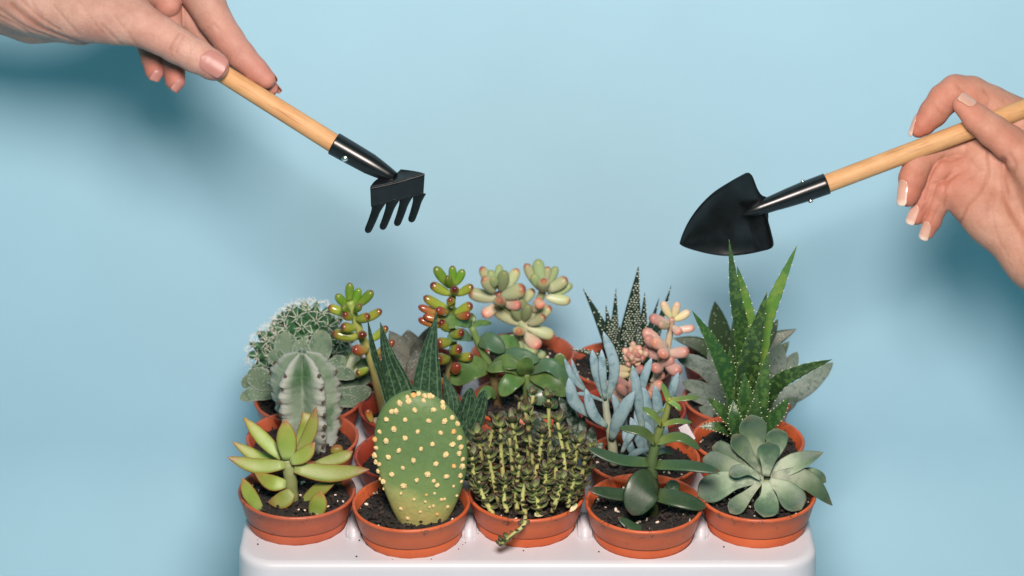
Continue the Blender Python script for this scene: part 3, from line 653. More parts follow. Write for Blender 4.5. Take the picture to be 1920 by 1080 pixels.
def star_mesh(seed):
    r_ = random.Random(seed); bm = bmesh.new()
    for k in range(7):
        a = k / 7 * 6.283 + r_.random() * .4; d = Vector((math.cos(a), math.sin(a), .25 + r_.random() * .3)).normalized(); L = .0066 * r_.uniform(.8, 1.15)
        bmesh.ops.create_cone(bm, segments=5, radius1=.00023, radius2=.00008, depth=L, matrix=Matrix.Translation(d * L / 2) @ d.to_track_quat('Z', 'Y').to_matrix().to_4x4())
    me = bpy.data.meshes.new('spine_star'); bm.to_mesh(me); bm.free(); me.materials.append(m_spine); return me
stars = [star_mesh(i) for i in range(4)]
for c, rx, rz, cnt in ((C0, RX, RZ, 86), (W(522, 668, yM - .002), .0135, .0150, 34)):
    link('body', dome(c, rx, rz), root, c, m_mam)
    for i in range(cnt):
        z = 1 - i / cnt * 1.15; a = i * 2.39996; r = math.sqrt(max(0, 1 - z * z)); n = Vector((r * math.cos(a), r * math.sin(a), z))
        if n.y > .55: continue
        p = c + Vector((n.x * rx, n.y * rx, n.z * rz)); nn = Vector((n.x / rx, n.y / rx, n.z / rz)).normalized()
        R = nn.to_track_quat('Z', 'Y').to_euler()
        o = link('tubercle', tub, root, p); o.rotation_euler = R
        o2 = bpy.data.objects.new('spine_star', stars[i % 4]); col.objects.link(o2); o2.parent = o; o2.location = (0, 0, .0050); o2['kind'] = 'stuff'; o2.rotation_euler.z = i

# ------------------------------------------------------------------ 2.2 gasteria
P = Plant((2, 2), 'gasteria', 'dark green speckled gasteria with long upright pointed leaves behind the prickly pear')
for q, w_, m, pr, kw in [
 ([(750, 835, 0), (720, 720, 0), (700, 660, 2), (689, 598, 3)], 30, m_gast, 'blade', dict(twist=.9)), ([(768, 840, -2), (752, 740, -2), (728, 670, 0), (713, 604, 0)], 62, m_gast, 'tri', {}),
 ([(795, 840, 2), (800, 740, 2), (806, 660, 2), (819, 586, 0)], 72, m_gast, 'tri', {}), ([(840, 830, -6), (848, 760, -6), (832, 700, -8)], 38, m_gast, 'blade', {}),
 ([(835, 850, 0), (870, 790, 4), (884, 726, 6)], 40, m_gast, 'tongue', {}), ([(850, 850, 2), (885, 800, 6), (910, 730, 8)], 36, m_gast, 'tongue', {}), ([(735, 850, 6), (718, 800, 8), (742, 750, 6)], 30, m_gast, 'blade', {}),
 ([(785, 840, -10), (775, 780, -12), (770, 740, -12)], 40, m_gast, 'tri', {}), ([(830, 850, 6), (862, 815, 12), (868, 770, 14)], 30, m_gast, 'tongue', {})]:
    P.leaf(q, w_, m, pr, th=.26, cup=.12, keel=.5, **kw)

# ------------------------------------------------------------------ bean-leaved plants
def bean_plant(P, stems, leaves, th=.82):
    for q, r0, r1, m, dy in stems: P.stem(q, r0, r1, m, dy=dy)
    for L in leaves:
        (bx, by, tx, ty, w_, m) = L[:6]; fw = L[6] if len(L) > 6 else 0
        d = math.hypot(tx - bx, ty - by)
        # a leaf that points at the viewer is short on screen: give it its full length in depth
        need = w_ * 1.9; f = math.sqrt(max(0, need * need - d * d)) * PX * 1000 if d < need else 0
        sgn = 1
        q = [(bx, by, fw), ((bx + tx) / 2, (by + ty) / 2 + 1.5, fw + f * .55 * sgn), (tx, ty, fw + f * sgn)]
        P.leaf(q, w_, m, 'bean', th=th, cup=.0, nr=14, ns=14)
P = Plant((2, 3), 'jelly_bean_plant', 'green jelly bean stonecrop with two stems of glossy red-tipped leaves')
B, BR, BG = m_bean, m_bean_red, m_bean_green
bean_plant(P, [([(722, 790, -3), (706, 715, -3), (694, 670, -2), (674, 620, 0), (662, 585, 0), (656, 565, 0)], 9, 8, m_bean_stem, 0), ([(835, 790, -10), (842, 700, -12), (850, 650, -12), (846, 600, -10), (849, 545, -8)], 8, 7, m_bean_stem, 0)],
 [(655,572,656,530,18,BG,-4),(662,575,674,540,16,BG,-2),(652,575,631,552,18,BG,-3),(668,575,699,545,19,BG,-2),(655,583,642,575,16,BG,4),(665,582,675,572,16,BG,5),(658,588,615,575,20,B,-1),(660,595,645,588,19,B,2),(668,598,692,592,19,B,2),(672,604,716,581,18,B,-3),(668,614,640,612,20,B,1),(676,632,622,624,23,B,0),(680,622,679,628,19,B,4),
  (692,640,727,612,17,B,-4),(690,655,662,655,22,BR,2),(700,668,739,638,17,BR,2),(705,668,716,676,15,BR,5),(690,690,668,700,16,B,-4),(712,700,733,688,16,BR,-2),
  (846,540,815,500,20,BG,-10),(850,535,848,498,16,BG,-10),(853,535,869,505,17,BG,-9),(848,538,838,518,15,BG,-5),(846,552,807,532,20,B,-8),(851,550,853,540,18,B,-3),(854,553,887,535,18,B,-8),(848,575,844,560,18,B,-3),(845,582,794,556,20,B,-8),(840,585,819,580,18,BR,-4),(852,588,885,570,21,B,-8),(855,592,882,590,18,BR,-6),
  (838,592,784,574,17,BR,-9),(838,600,793,592,16,BR,-6),(836,612,784,598,17,BR,-9),(842,620,826,602,18,B,-5),(845,640,820,642,22,B,-4),(845,655,862,655,24,B,-3),(842,672,818,672,24,B,-2),(855,668,886,668,20,B,-6),(848,700,858,684,22,BR,-3),(836,712,816,716,18,BR,-4),(845,628,868,622,20,B,-6)])
# fallen bits in the pot
for q, w_, m in (([(698, 792, 22), (688, 768, 22)], 14, m_bean_red), ([(715, 770, 8), (722, 752, 8)], 9, m_cream), ([(718, 788, 14), (700, 790, 20)], 14, m_cream), ([(770, 745, 20), (768, 712, 22)], 17, m_bean_red)):
    P.leaf(q, w_, m, 'bean', th=.8, arch=0)

# ------------------------------------------------------------------ 2.4 grey rosette
P = Plant((2, 4), 'grey_haworthia', 'small grey-brown speckled rosette between the jelly bean stems', dy=-.004)
for q, w_, kw in [([(772, 705, 0), (795, 660, 2), (806, 612, 0)], 52, dict(dy=-6)), ([(768, 700), (750, 655), (730, 620)], 38, dict(dy=-4)), ([(770, 700), (768, 650), (765, 618)], 50, dict(dy=-12)), ([(772, 715), (752, 690), (738, 655)], 46, dict(dy=4)),
 ([(778, 718), (780, 690), (780, 655)], 40, dict(dy=8)), ([(775, 715), (800, 695), (812, 665)], 40, dict(dy=3)), ([(770, 720), (745, 712), (728, 690)], 34, dict(dy=8))]:
    P.leaf(q, w_, m_grey, 'lance', th=.4, cup=.1, lean=.2, **{k: v for k, v in kw.items()})

# ------------------------------------------------------------------ 3.2 striped gasteria
P = Plant((3, 2), 'striped_haworthia', 'white-streaked narrow leaves leaning between the thin-stemmed clump and the blue plant')
for q, w_ in [([(1060, 850, 0), (1078, 800, 4), (1048, 745, 4)], 26), ([(1080, 850, 4), (1105, 835, 8), (1110, 800, 8)], 24), ([(1050, 860, 8), (1085, 825, 12), (1095, 780, 10)], 20), ([(1070, 850, 6), (1110, 850, 12), (1130, 830, 12)], 20),
  ([(900, 850, 0), (885, 800, 0), (905, 750, 0)], 24), ([(1000, 850, -8), (1010, 800, -8), (1000, 770, -8)], 24), ([(950, 850, -8), (940, 800, -8), (945, 770, -8)], 24), ([(1040, 850, -8), (1050, 800, -8), (1060, 760, -8)], 24)]:
    P.leaf(q, w_, m_gast_st, 'tongue', th=.4, cup=.05)

# ------------------------------------------------------------------ 3.3 oval-leaved plant
P = Plant((3, 3), 'oval_leaved_crassula', 'leafy plant with broad glossy oval green leaves on two stems')
P.stem([(936, 780, 0), (930, 735, 0), (920, 690, 0), (902, 655, 0), (884, 612, 0)], 9, 7, m_crass_stem)
P.stem([(985, 780, 4), (988, 740, 6), (987, 700, 6)], 9, 8, m_crass_stem)
for q, w_, m, kw in [
 ([(884, 608, 0), (858, 596, 4), (828, 612, 8)], 42, m_crass, {}), ([(884, 614, 0), (900, 606, -3), (922, 606, -5)], 14, m_crass, {}), ([(886, 636, 0), (865, 628, 6), (838, 636, 8)], 28, m_crass_b, {}),
 ([(890, 605, -2), (880, 596, -4), (862, 592, -8)], 22, m_crass, {}), ([(896, 645, 2), (918, 640, 5), (946, 660, 8)], 38, m_crass_b, {}), ([(918, 690, 4), (885, 690, 10), (845, 718, 12)], 52, m_crass, {}),
 ([(920, 690, 2), (960, 668, 6), (1012, 676, 8)], 36, m_crass_b, {}), ([(922, 700, 4), (945, 680, 10), (975, 685, 12)], 34, m_crass, {}), ([(986, 704, 6), (950, 685, 10), (912, 694, 12)], 30, m_crass, {}),
 ([(989, 700, 6), (1030, 685, 10), (1070, 722, 12)], 30, m_crass_b, {}), ([(1045, 710, 4), (1050, 690, 4), (1049, 662, 2)], 32, m_crass, dict(ref=Vector((0, -1, .2)))), ([(992, 705, 6), (1030, 715, 14), (1062, 742, 18)], 40, m_crass, {}),
 ([(984, 706, 6), (960, 715, 14), (938, 742, 18)], 38, m_crass, {}), ([(988, 702, 8), (985, 690, 14), (990, 668, 14)], 34, m_crass, dict(ref=Vector((0, -1, .4)))), ([(990, 712, 4), (1005, 735, 14), (1015, 760, 18)], 32, m_crass_b, {}),
 ([(932, 745, 2), (915, 735, 8), (898, 755, 12)], 28, m_crass, {}), ([(990, 735, 4), (1020, 740, 12), (1045, 765, 14)], 32, m_crass_b, {}), ([(920, 665, -3), (945, 640, -6), (975, 650, -8)], 28, m_crass, {})]:
    P.leaf(q, w_, m, 'round', th=.22, cup=.22, **{'ref': Vector((0, -.65, .75)), **kw})

# ------------------------------------------------------------------ 3.4 pale stonecrop
P = Plant((3, 4), 'pale_stonecrop', 'tall pale green stonecrop with fat pink-tipped leaves above the wide red pot')
A_, Ag, Ap = m_pale, m_pale_g, m_pale_p
bean_plant(P, [([(985, 690, 0), (984, 640, 0), (978, 605, 0), (950, 578, 0), (934, 548, 0)], 9, 8, m_pale, 0), ([(982, 625, 0), (998, 590, 0), (1012, 560, 0), (1020, 540, 0)], 8, 8, m_pale, 0)],
 [(928,545,902,500,20,A_,-4),(926,545,920,506,20,Ag,-3),(936,540,936,496,17,Ag,-4),(938,545,946,508,24,Ag,2),(945,545,971,504,22,A_,-3),(926,548,907,520,24,A_,3),(935,560,878,548,27,A_,0),(940,555,984,540,30,A_,2),(937,570,937,562,26,A_,5),(935,570,904,592,23,Ap,0),(945,568,976,572,22,Ap,3),(975,570,1001,542,19,A_,-3),(930,540,924,520,18,Ag,5),
  (1015,545,985,494,21,A_,-3),(1016,535,1008,486,24,Ag,-2),(1020,535,1028,500,18,A_,-3),(1024,535,1044,500,18,Ag,-4),(1018,545,1020,525,25,A_,4),(1024,545,1064,522,24,A_,0),(1028,552,1073,533,20,Ag,-4),(1022,556,1070,564,22,A_,0),(1008,562,1016,574,20,Ap,3),(1012,540,1000,515,20,Ag,3),
  (978,608,924,578,25,A_,0),(975,600,964,576,20,Ag,1),(982,600,991,572,21,Ag,2),(988,604,1034,575,23,A_,-2),(990,608,1022,592,20,A_,3),(985,610,1040,630,25,A_,1),(974,615,973,622,25,A_,4),(984,625,1012,652,27,Ap,3),(974,628,932,650,24,A_,2),(968,640,958,662,20,A_,5),(984,645,1004,664,24,Ag,4),(976,640,970,668,22,Ag,6),(992,655,1024,668,18,Ag,2),(990,585,975,560,18,Ag,3),(1000,585,1012,560,18,Ap,2)], th=.72)

# ------------------------------------------------------------------ 4.2 chalk sticks
P = Plant((4, 2), 'chalk_sticks', 'powder blue chalk sticks with upright narrow leaves on pale stems')
P.stem([(1152, 870, 6), (1146, 820, 6), (1138, 780, 4), (1134, 738, 2)], 10, 6, m_blue_stem); P.stem([(1150, 810, 6), (1130, 795, 6), (1112, 780, 4)], 5, 4, m_blue_stem); P.stem([(1215, 870, -2), (1212, 830, -2), (1200, 780, -2)], 8, 6, m_blue_stem)
for (bx, by, mx, my, tx, ty, w_, dy) in [
 (1133,750,1118,700,1110,655,21,2),(1135,750,1130,700,1128,655,18,5),(1137,755,1152,690,1131,621,25,0),(1100,735,1075,710,1058,672,15,0),(1098,730,1082,705,1071,672,10,-3),(1120,785,1078,755,1066,708,28,3),(1138,800,1112,775,1098,728,24,8),(1140,755,1100,740,1078,738,10,2),
 (1146,825,1160,785,1190,733,31,10),(1150,800,1158,770,1148,738,18,0),(1205,810,1196,745,1186,685,24,2),(1200,760,1206,715,1222,670,20,-2),(1225,815,1212,770,1204,722,30,0),(1232,810,1234,770,1228,722,24,-3),(1192,862,1180,835,1168,805,20,8),(1210,860,1196,820,1182,782,22,4),(1215,850,1204,810,1190,768,22,0),
 (1258,760,1262,730,1272,698,19,-4),(1238,800,1244,775,1256,748,13,4),(1180,850,1170,800,1172,770,16,-4),(1225,855,1222,820,1210,790,20,4),(1240,850,1246,815,1244,790,18,0),(1165,850,1180,820,1196,800,16,10),(1168,870,1190,850,1215,842,16,12)]:
    P.leaf([(bx, by, dy), (mx, my, dy + 2), (tx, ty, dy)], w_ * .88, m_blue, 'stick', th=.5, cup=.05)
# plant label in that pot
m_tag = simplemat('white_tag_plastic', (.72, .66, .70), rough=.4, var=.03, bmp=0)
yt = POTW[(5, 2)].y - .014
c = W(1288, 815, yt); bm = bmesh.new(); bmesh.ops.create_cube(bm, size=1, matrix=Matrix.Translation((0, 0, .001)) @ Matrix.Rotation(-.5, 4, 'Y') @ Matrix.Diagonal((.0056, .0007, .011, 1)))
bmesh.ops.bevel(bm, geom=bm.edges[:], offset=.0002, segments=2, affect='EDGES')
me = bpy.data.meshes.new('plant_label'); bm.to_mesh(me); bm.free(); o = link('plant_label', me, loc=c, mat=m_tag); o['label'] = 'small white plastic plant tag stuck in beside the aloe'; o['category'] = 'plant tag'

# ------------------------------------------------------------------ 4.3 pink stonecrop
P = Plant((4, 3), 'pink_stonecrop', 'pink fat-leaved stonecrop in front of the zebra haworthia')
K, KC = m_pink, m_cream
rosy = []
for i in range(16):
    a = i * 2.4; r = 8 + i * 1.5
    rosy.append((1190, 672, 1190 + r * math.cos(a), 664 + r * .8 * math.sin(a), 14, KC if i % 2 else K, 8 - r * .15))
bean_plant(P, [([(1215, 770, -2), (1232, 700, -4), (1250, 655, -6), (1257, 620, -8), (1260, 596, -8)], 8, 6, m_cream, 0), ([(1178, 770, 2), (1185, 710, 4), (1190, 672, 4)], 8, 6, m_cream, 0)],
 rosy + [(1258,596,1242,565,17,KC,-9),(1262,596,1271,566,16,KC,-10),(1264,600,1293,583,17,KC,-8),(1255,606,1218,594,22,K,-6),(1254,612,1236,606,17,KC,-4),(1262,612,1276,624,18,K,-4),(1264,618,1303,614,16,K,-7),
  (1250,655,1206,618,26,K,-4),(1250,648,1224,640,25,K,-1),(1248,655,1242,665,25,K,2),(1246,672,1206,652,24,K,-2),(1250,662,1292,658,24,K,-5),(1248,680,1275,698,27,K,1),(1240,688,1226,690,24,K,3),(1238,684,1262,672,20,K,1),(1232,650,1212,632,22,K,1),
  (1182,692,1150,690,18,KC,6),(1180,702,1150,700,17,KC,8),(1178,722,1152,708,19,K,8),(1176,742,1160,722,20,K,10),(1180,745,1192,724,24,K,10),(1170,752,1142,742,22,K,6),(1215,742,1240,716,22,K,4),(1205,752,1222,735,18,K,8),(1165,740,1128,715,19,K,2),(1168,760,1132,752,18,K,2),(1195,752,1210,765,20,K,12),(1186,700,1206,688,17,K,6),(1220,715,1246,700,16,K,-2),(1190,735,1182,715,19,K,12)])

# ------------------------------------------------------------------ 4.4 zebra haworthia
P = Plant((4, 4), 'zebra_haworthia', 'dark spiky haworthia covered in rows of white pearls')
dotm = bmesh.new(); bmesh.ops.create_icosphere(dotm, subdivisions=1, radius=1); dv = [v.co.copy() for v in dotm.verts]; df = [tuple(v.index for v in f.verts) for f in dotm.faces]; dotm.free()
for q, w_, dens in [([(1182, 700, 0), (1184, 610, 4), (1197, 500, 0)], 56, 1), ([(1150, 690, -6), (1152, 620, -8), (1155, 540, -10)], 26, 1), ([(1160, 690, 2), (1128, 610, 0), (1093, 541, -2)], 27, .5), ([(1158, 695, 6), (1146, 640, 8), (1136, 572, 4)], 34, 1.2),
  ([(1196, 690, -4), (1205, 620, -6), (1209, 548, -8)], 28, 1), ([(1200, 690, -2), (1215, 630, -4), (1236, 558, -8)], 22, .4), ([(1205, 690, 2), (1232, 620, 0), (1259, 535, -4)], 25, .5), ([(1160, 705, 6), (1110, 665, 12), (1070, 655, 8)], 20, 1), ([(1168, 705, 10), (1160, 670, 12), (1162, 610, 8)], 34, 1.3),
  ([(1186, 705, 10), (1194, 660, 12), (1196, 600, 6)], 36, 1.3), ([(1190, 705, 8), (1222, 680, 12), (1240, 640, 8)], 28, .8), ([(1165, 710, 10), (1140, 690, 14), (1120, 660, 10)], 24, 1), ([(1172, 705, 14), (1172, 670, 16), (1174, 625, 12)], 34, 1), ([(1182, 712, 16), (1184, 680, 20), (1190, 640, 16)], 30, 1), ([(1160, 712, 14), (1150, 685, 18), (1148, 640, 14)], 28, 1)]:
    P.leaf(q, w_, m_hawo, 'tri', th=.45, cup=-.05, keel=.2)
    lf, fr, base = P.last; vs, fs = [], []
    L = (fr[-1][0] - fr[0][0]).length; nb = int(L / .0014)
    for i in range(2, nb - 1):
        t = i / nb
        j = min(range(len(fr)), key=lambda k: abs(fr[k][5] - t)); c, S, N, ww, tw, _ = fr[j]
        j2 = min(j + 1, len(fr) - 1); 
        if fr[j][5] > t and j > 0: j, j2 = j - 1, j
        f = (t - fr[j][5]) / max(1e-6, fr[j2][5] - fr[j][5]); f = max(0, min(1, f))
        c = fr[j][0].lerp(fr[j2][0], f); ww = fr[j][3] * (1 - f) + fr[j2][3] * f; tw = fr[j][4] * (1 - f) + fr[j2][4] * f
        m = max(1, int(ww / .0009)); 
        for k in range(m):
            u = ((k + .5 + (i % 2) * .5) / m * 2 - 1) * .9
            if abs(u) > .95 or random.random() > .86 * (dens if dens < 1 else 1): continue
            h = math.sqrt(1 - u * u) * tw
            p = c + S * (u * ww) + N * h - base; s = random.uniform(.00028, .00046)
            o0 = len(vs); vs += [p + Vector((v.x * s * 1.7, v.y * s, v.z * s)) for v in dv]; fs += [tuple(x + o0 for x in f_) for f_ in df]
    if vs: link('white_pearls', mesh('white_pearls', vs, fs), lf, base, m_dots, 'stuff')

# ------------------------------------------------------------------ 5.2 aloe
P = Plant((5, 2), 'toothed_aloe', 'tall green aloe with toothed sword leaves reaching up to the trowel')
AL = [([(1398, 800, -2), (1392, 640, -4), (1378, 550, -2), (1367, 449, 2)], 36, m_aloe, 0), ([(1402, 760, -6), (1402, 620, -8), (1395, 560, -8), (1382, 498, -8)], 38, m_aloe_l, 0), ([(1415, 760, -6), (1432, 620, -8), (1458, 545, -6), (1495, 459, -4)], 36, m_aloe_l, 0),
 ([(1402, 810, 4), (1398, 720, 6), (1412, 640, 8), (1438, 548, 6)], 56, m_aloe, .2), ([(1398, 815, 6), (1372, 730, 8), (1338, 650, 8), (1298, 583, 4)], 48, m_aloe, .3), ([(1410, 800, 4), (1450, 725, 10), (1500, 695, 12), (1560, 674, 10)], 40, m_aloe, .4),
 ([(1395, 820, 12), (1365, 780, 16), (1325, 745, 16)], 38, m_aloe, 0), ([(1400, 820, 14), (1398, 760, 18), (1396, 700, 16)], 46, m_aloe, 0), ([(1410, 820, 12), (1425, 750, 14), (1440, 660, 8)], 44, m_aloe, 0), ([(1390, 800, 0), (1372, 720, 0), (1368, 650, 0)], 36, m_aloe, 0),
 ([(1415, 815, 12), (1455, 780, 16), (1480, 745, 16)], 36, m_aloe, 0), ([(1385, 815, 6), (1345, 800, 10), (1310, 800, 10)], 24, m_aloe, 0), ([(1405, 830, 16), (1412, 790, 22), (1420, 740, 20)], 42, m_aloe, 0), ([(1392, 830, 16), (1378, 790, 22), (1375, 750, 18)], 36, m_aloe, 0)]
for q, w_, m, tw_ in AL:
    P.leaf(q, w_ * .86, m, 'blade', th=.3, cup=.3, keel=.4, twist=tw_, teeth=1)
    lf, fr, base = P.last; vs, fs = [], []
    for i in range(2, len(fr) - 3, 4):
        c, S, N, ww, tw, t = fr[i]
        for sd in (-1, 1):
            p = c + S * (sd * ww * 1.0) + N * (.2 * ww * .7) - base; tip = p + S * (sd * .0008) + (fr[i + 1][0] - fr[i][0]).normalized() * .0006; T = (fr[i + 1][0] - fr[i][0]).normalized() * .0004
            o0 = len(vs); vs += [p - T, p + T, p + N * .0004, tip]; fs += [(o0, o0 + 1, o0 + 3), (o0 + 1, o0 + 2, o0 + 3), (o0 + 2, o0, o0 + 3)]
    link('teeth', mesh('teeth', vs, fs, smooth=False), lf, base, m_tooth, 'stuff')

# ------------------------------------------------------------------ 5.3 grey felted leaves
P = Plant((5, 3), 'grey_felted_succulent', 'grey felted succulent spreading to both sides behind the aloe')
for q, w_, kw in [([(1360, 735), (1320, 690), (1268, 668)], 34, dict(dy=2)), ([(1360, 755), (1325, 735), (1279, 716)], 32, dict(dy=6)), ([(1365, 765), (1330, 752), (1288, 740)], 24, dict(dy=10)), ([(1420, 740), (1445, 700), (1462, 645)], 52, dict(dy=-3)), ([(1425, 745), (1465, 710), (1495, 660)], 36, dict(dy=-4)),
  ([(1420, 755), (1495, 735), (1562, 680)], 38, dict(dy=3)), ([(1420, 762), (1460, 765), (1496, 746)], 32, dict(dy=8)), ([(1375, 735), (1350, 690), (1330, 655)], 36, dict(dy=-4)), ([(1400, 740), (1420, 680), (1430, 640)], 36, dict(dy=-6)), ([(1370, 760), (1340, 772), (1310, 765)], 24, dict(dy=12)), ([(1425, 768), (1455, 778), (1478, 770)], 22, dict(dy=12))]:
    P.leaf(q, w_, m_felt, 'tongue', th=.3, cup=.15, lean=.3, **kw)

# ------------------------------------------------------------------ 5.4 dark pointed leaves
P = Plant((5, 4), 'dark_pointed_succulent', 'dark green pointed leaves rising behind the aloe')
for q, w_ in [([(1370, 680), (1350, 630), (1340, 565)], 46), ([(1400, 690), (1440, 645), (1493, 617)], 32), ([(1395, 685), (1435, 640), (1459, 598)], 26), ([(1360, 690), (1320, 650), (1262, 634)], 30), ([(1375, 680), (1385, 640), (1378, 590)], 36), ([(1395, 690), (1450, 670), (1480, 640)], 28), ([(1385, 690), (1410, 640), (1425, 590)], 30)]:
    P.leaf(q, w_, m_dark, 'lance', th=.3, cup=.2, lean=.2)

# ------------------------------------------------------------------ tools
m_wood, nt, b = mk('beech_wood')
tc = node(nt, 'ShaderNodeTexCoord'); mp = node(nt, 'ShaderNodeMapping'); nt.links.new(tc.outputs['Object'], mp.inputs[0]); mp.inputs['Scale'].default_value = (900, 900, 40)
n = node(nt, 'ShaderNodeTexNoise'); nt.links.new(mp.outputs[0], n.inputs['Vector']); n.inputs['Scale'].default_value = 1; n.inputs['Detail'].default_value = 4; n.inputs['Distortion'].default_value = .6
c1 = ramp(nt, n.outputs[0], [(.3, (.30, .135, .052)), (.48, (.50, .262, .115)), (.58, (.42, .205, .082)), (.75, (.53, .29, .13))])
n2 = noise(nt, 60, 3); c1 = mixc(nt, ramp(nt, n2, [(.4, (0, 0, 0)), (.7, (.5, .5, .5))]), c1, (.56, .34, .17))
nt.links.new(c1, b.inputs['Base Color']); b.inputs['Roughness'].default_value = .55; b.inputs['Specular IOR Level'].default_value = .3; bump(nt, b, n.outputs[0], .25, .0005)
m_black = simplemat('black_enamel', (.005, .006, .007), rough=.27, var=.3, bmp=.015, bscale=300, spec=.38)
m_rivet = simplemat('steel_rivet', (.75, .72, .68), rough=.25, metal=1, var=.05, bmp=0)
def rod(a, b_, r0, r1, ns=32, name='handle', rings=None):
    """lathe along a->b; local z is the axis"""
    L = (b_ - a).length; rings = rings or [(0, r0 * .6), (.0006, r0 * .9), (.0015, r0), (L * .5, (r0 + r1) / 2), (L - .001, r1), (L, r1 * .93)]
    vs, fs = lathe([(r, z) for z, r in rings], ns); fs.append(tuple(range(ns))[::-1]); fs.append(tuple(len(vs) - ns + k for k in range(ns)))
    me = mesh(name, vs, fs); return me, (b_ - a).to_track_quat('Z', 'Y').to_euler()
def curve_sheet(grid, th, name):
    """grid of points (rows of Vectors) -> solid sheet of thickness th"""
    vs = [p for r in grid for p in r]; nc = len(grid[0]); fs = []
    for i in range(len(grid) - 1):
        for k in range(nc - 1): a = i * nc + k; fs.append((a, a + 1, a + nc + 1, a + nc))
    me = mesh(name, vs, fs); return me
def solid(o, th, bev=.0003, off=0):
    m = o.modifiers.new('s', 'SOLIDIFY'); m.thickness = th; m.offset = off
    m = o.modifiers.new('b', 'BEVEL'); m.width = bev; m.segments = 2; m.limit_method = 'ANGLE'; m.angle_limit = .8
DR = D + .005
# rake
a, b_ = V(345, 92, 0, DR), V(634, 274, 4, DR)
rake = empty('hand_rake', a, 'small black four-tined rake with a beech handle held by the upper left hand', 'hand rake')
me, rot = rod(a, b_, 17.5 * PX, 18.5 * PX); o = link('handle', me, rake, a, m_wood); o.rotation_euler = rot
a2, b2 = V(626, 269, 4, DR), V(738, 333, 6, DR); L = (b2 - a2).length
# open-seamed socket
vs, fs = [], []; NSs = 30; ring_t = [0, .02, .3, .6, .8, .9, 1]
for i, t in enumerate(ring_t):
    r = (21.0 - 2.5 * t - 8 * max(0, (t - .55) / .45) ** 1.3) * PX
    gap = .16 + .12 * t
    for k in range(NSs): ang = -math.pi / 2 + gap + (2 * math.pi - 2 * gap) * k / (NSs - 1); vs.append((r * math.cos(ang), r * math.sin(ang), L * t))
for i in range(len(ring_t) - 1):
    for k in range(NSs - 1): x = i * NSs + k; fs.append((x, x + 1, x + NSs + 1, x + NSs))
me = mesh('socket', vs, fs); o = link('socket', me, rake, a2, m_black); solid(o, .0008, .0002)
axis = (b2 - a2).normalized(); Zv = (-FWD); side = axis.cross(Zv).normalized()
Mx = Matrix((side, axis.cross(side).normalized(), axis)).transposed()
# seam faces the lower viewer side
def orient(o, seamdir):
    y = -(seamdir - axis * seamdir.dot(axis)).normalized(); x = y.cross(axis).normalized()
    o.rotation_euler = Matrix((x, y, axis)).transposed().to_euler()
orient(o, (-UP * .9 - RT * .4 - FWD * .1))
def rivet(parent, p, nrm, r=.0018):
    vs, fs = lathe([(r, -.0006), (r, .0002), (r * .85, .0007), (r * .45, .0010), (.00001, .0011)], 20); me = mesh('rivet', vs, fs)
    o = link('rivet', me, parent, p, m_rivet); o.rotation_euler = nrm.to_track_quat('Z', 'Y').to_euler(); return o
pr = V(647, 298, 21, DR); rivet(rake, pr, (-FWD * .9 - UP * .35).normalized(), .0020)
# rake head: neck plate, shoulder, tines
def poly_sheet(name, parent, outline, th, mat, zf, d0=DR, bev=.0003, cuts=2):
    """closed outline in photo pixels, zf(x,y) gives its distance in front (pixels)"""
    bm = bmesh.new(); vsx = [bm.verts.new((x, y, 0)) for x, y in outline]; bm.faces.new(vsx); bm.normal_update()
    bmesh.ops.triangulate(bm, faces=bm.faces[:]); bmesh.ops.subdivide_edges(bm, edges=bm.edges[:], cuts=cuts, use_grid_fill=True)
    o0 = V(outline[0][0], outline[0][1], 0, d0)
    for v in bm.verts: v.co = V(v.co.x, v.co.y, zf(v.co.x, v.co.y), d0) - o0
    bmesh.ops.recalc_face_normals(bm, faces=bm.faces)
    me = bpy.data.meshes.new(name); bm.to_mesh(me); bm.free(); me.polygons.foreach_set('use_smooth', [True] * len(me.polygons))
    o = link(name, me, parent, o0, mat); solid(o, th, bev); return o
def smooth_closed(pts, n=6):
    out = []; m = len(pts)
    for i in range(m):
        a, b1, c, d = [Vector(pts[(i + k) % m][:2]).to_3d() for k in (-1, 0, 1, 2)]
        for j in range(n):
            f = j / n; out.append(tuple((.5 * ((2 * b1) + (c - a) * f + (2 * a - 5 * b1 + 4 * c - d) * f * f + (3 * b1 - a - 3 * c + d) * f ** 3))[:2]))
    return out
# shoulder plate as a grid from neck to bend edge, then the comb folding down
rows = []
NC = 41
def lerp(a, b_, t): return a + (b_ - a) * t
for i in range(12):
    t = i / 11; row = []
    for k in range(NC):
        s = k / (NC - 1)
        # neck edge -> bend edge
        n0 = Vector((722 + 30 * s, 330 - 12 * s + 6 * math.sin(math.pi * s), 2)); n1 = Vector((694 + 102 * s, 352 - 26 * s + 2 * math.sin(math.pi * s), 26))
        e = t ** 1.3; p = n0.lerp(n1, e); p.x += -2 * math.sin(math.pi * t) * (.5 - s) * 6; p.z = lerp(2, 26, t); row.append(V(p.x, p.y, p.z, DR))
    rows.append(row)
c0 = rows[0][0]; me = curve_sheet([[p - c0 for p in r] for r in rows], 0, 'shoulder_plate'); o = link('shoulder_plate', me, rake, c0, m_black); solid(o, .0011, .0004)
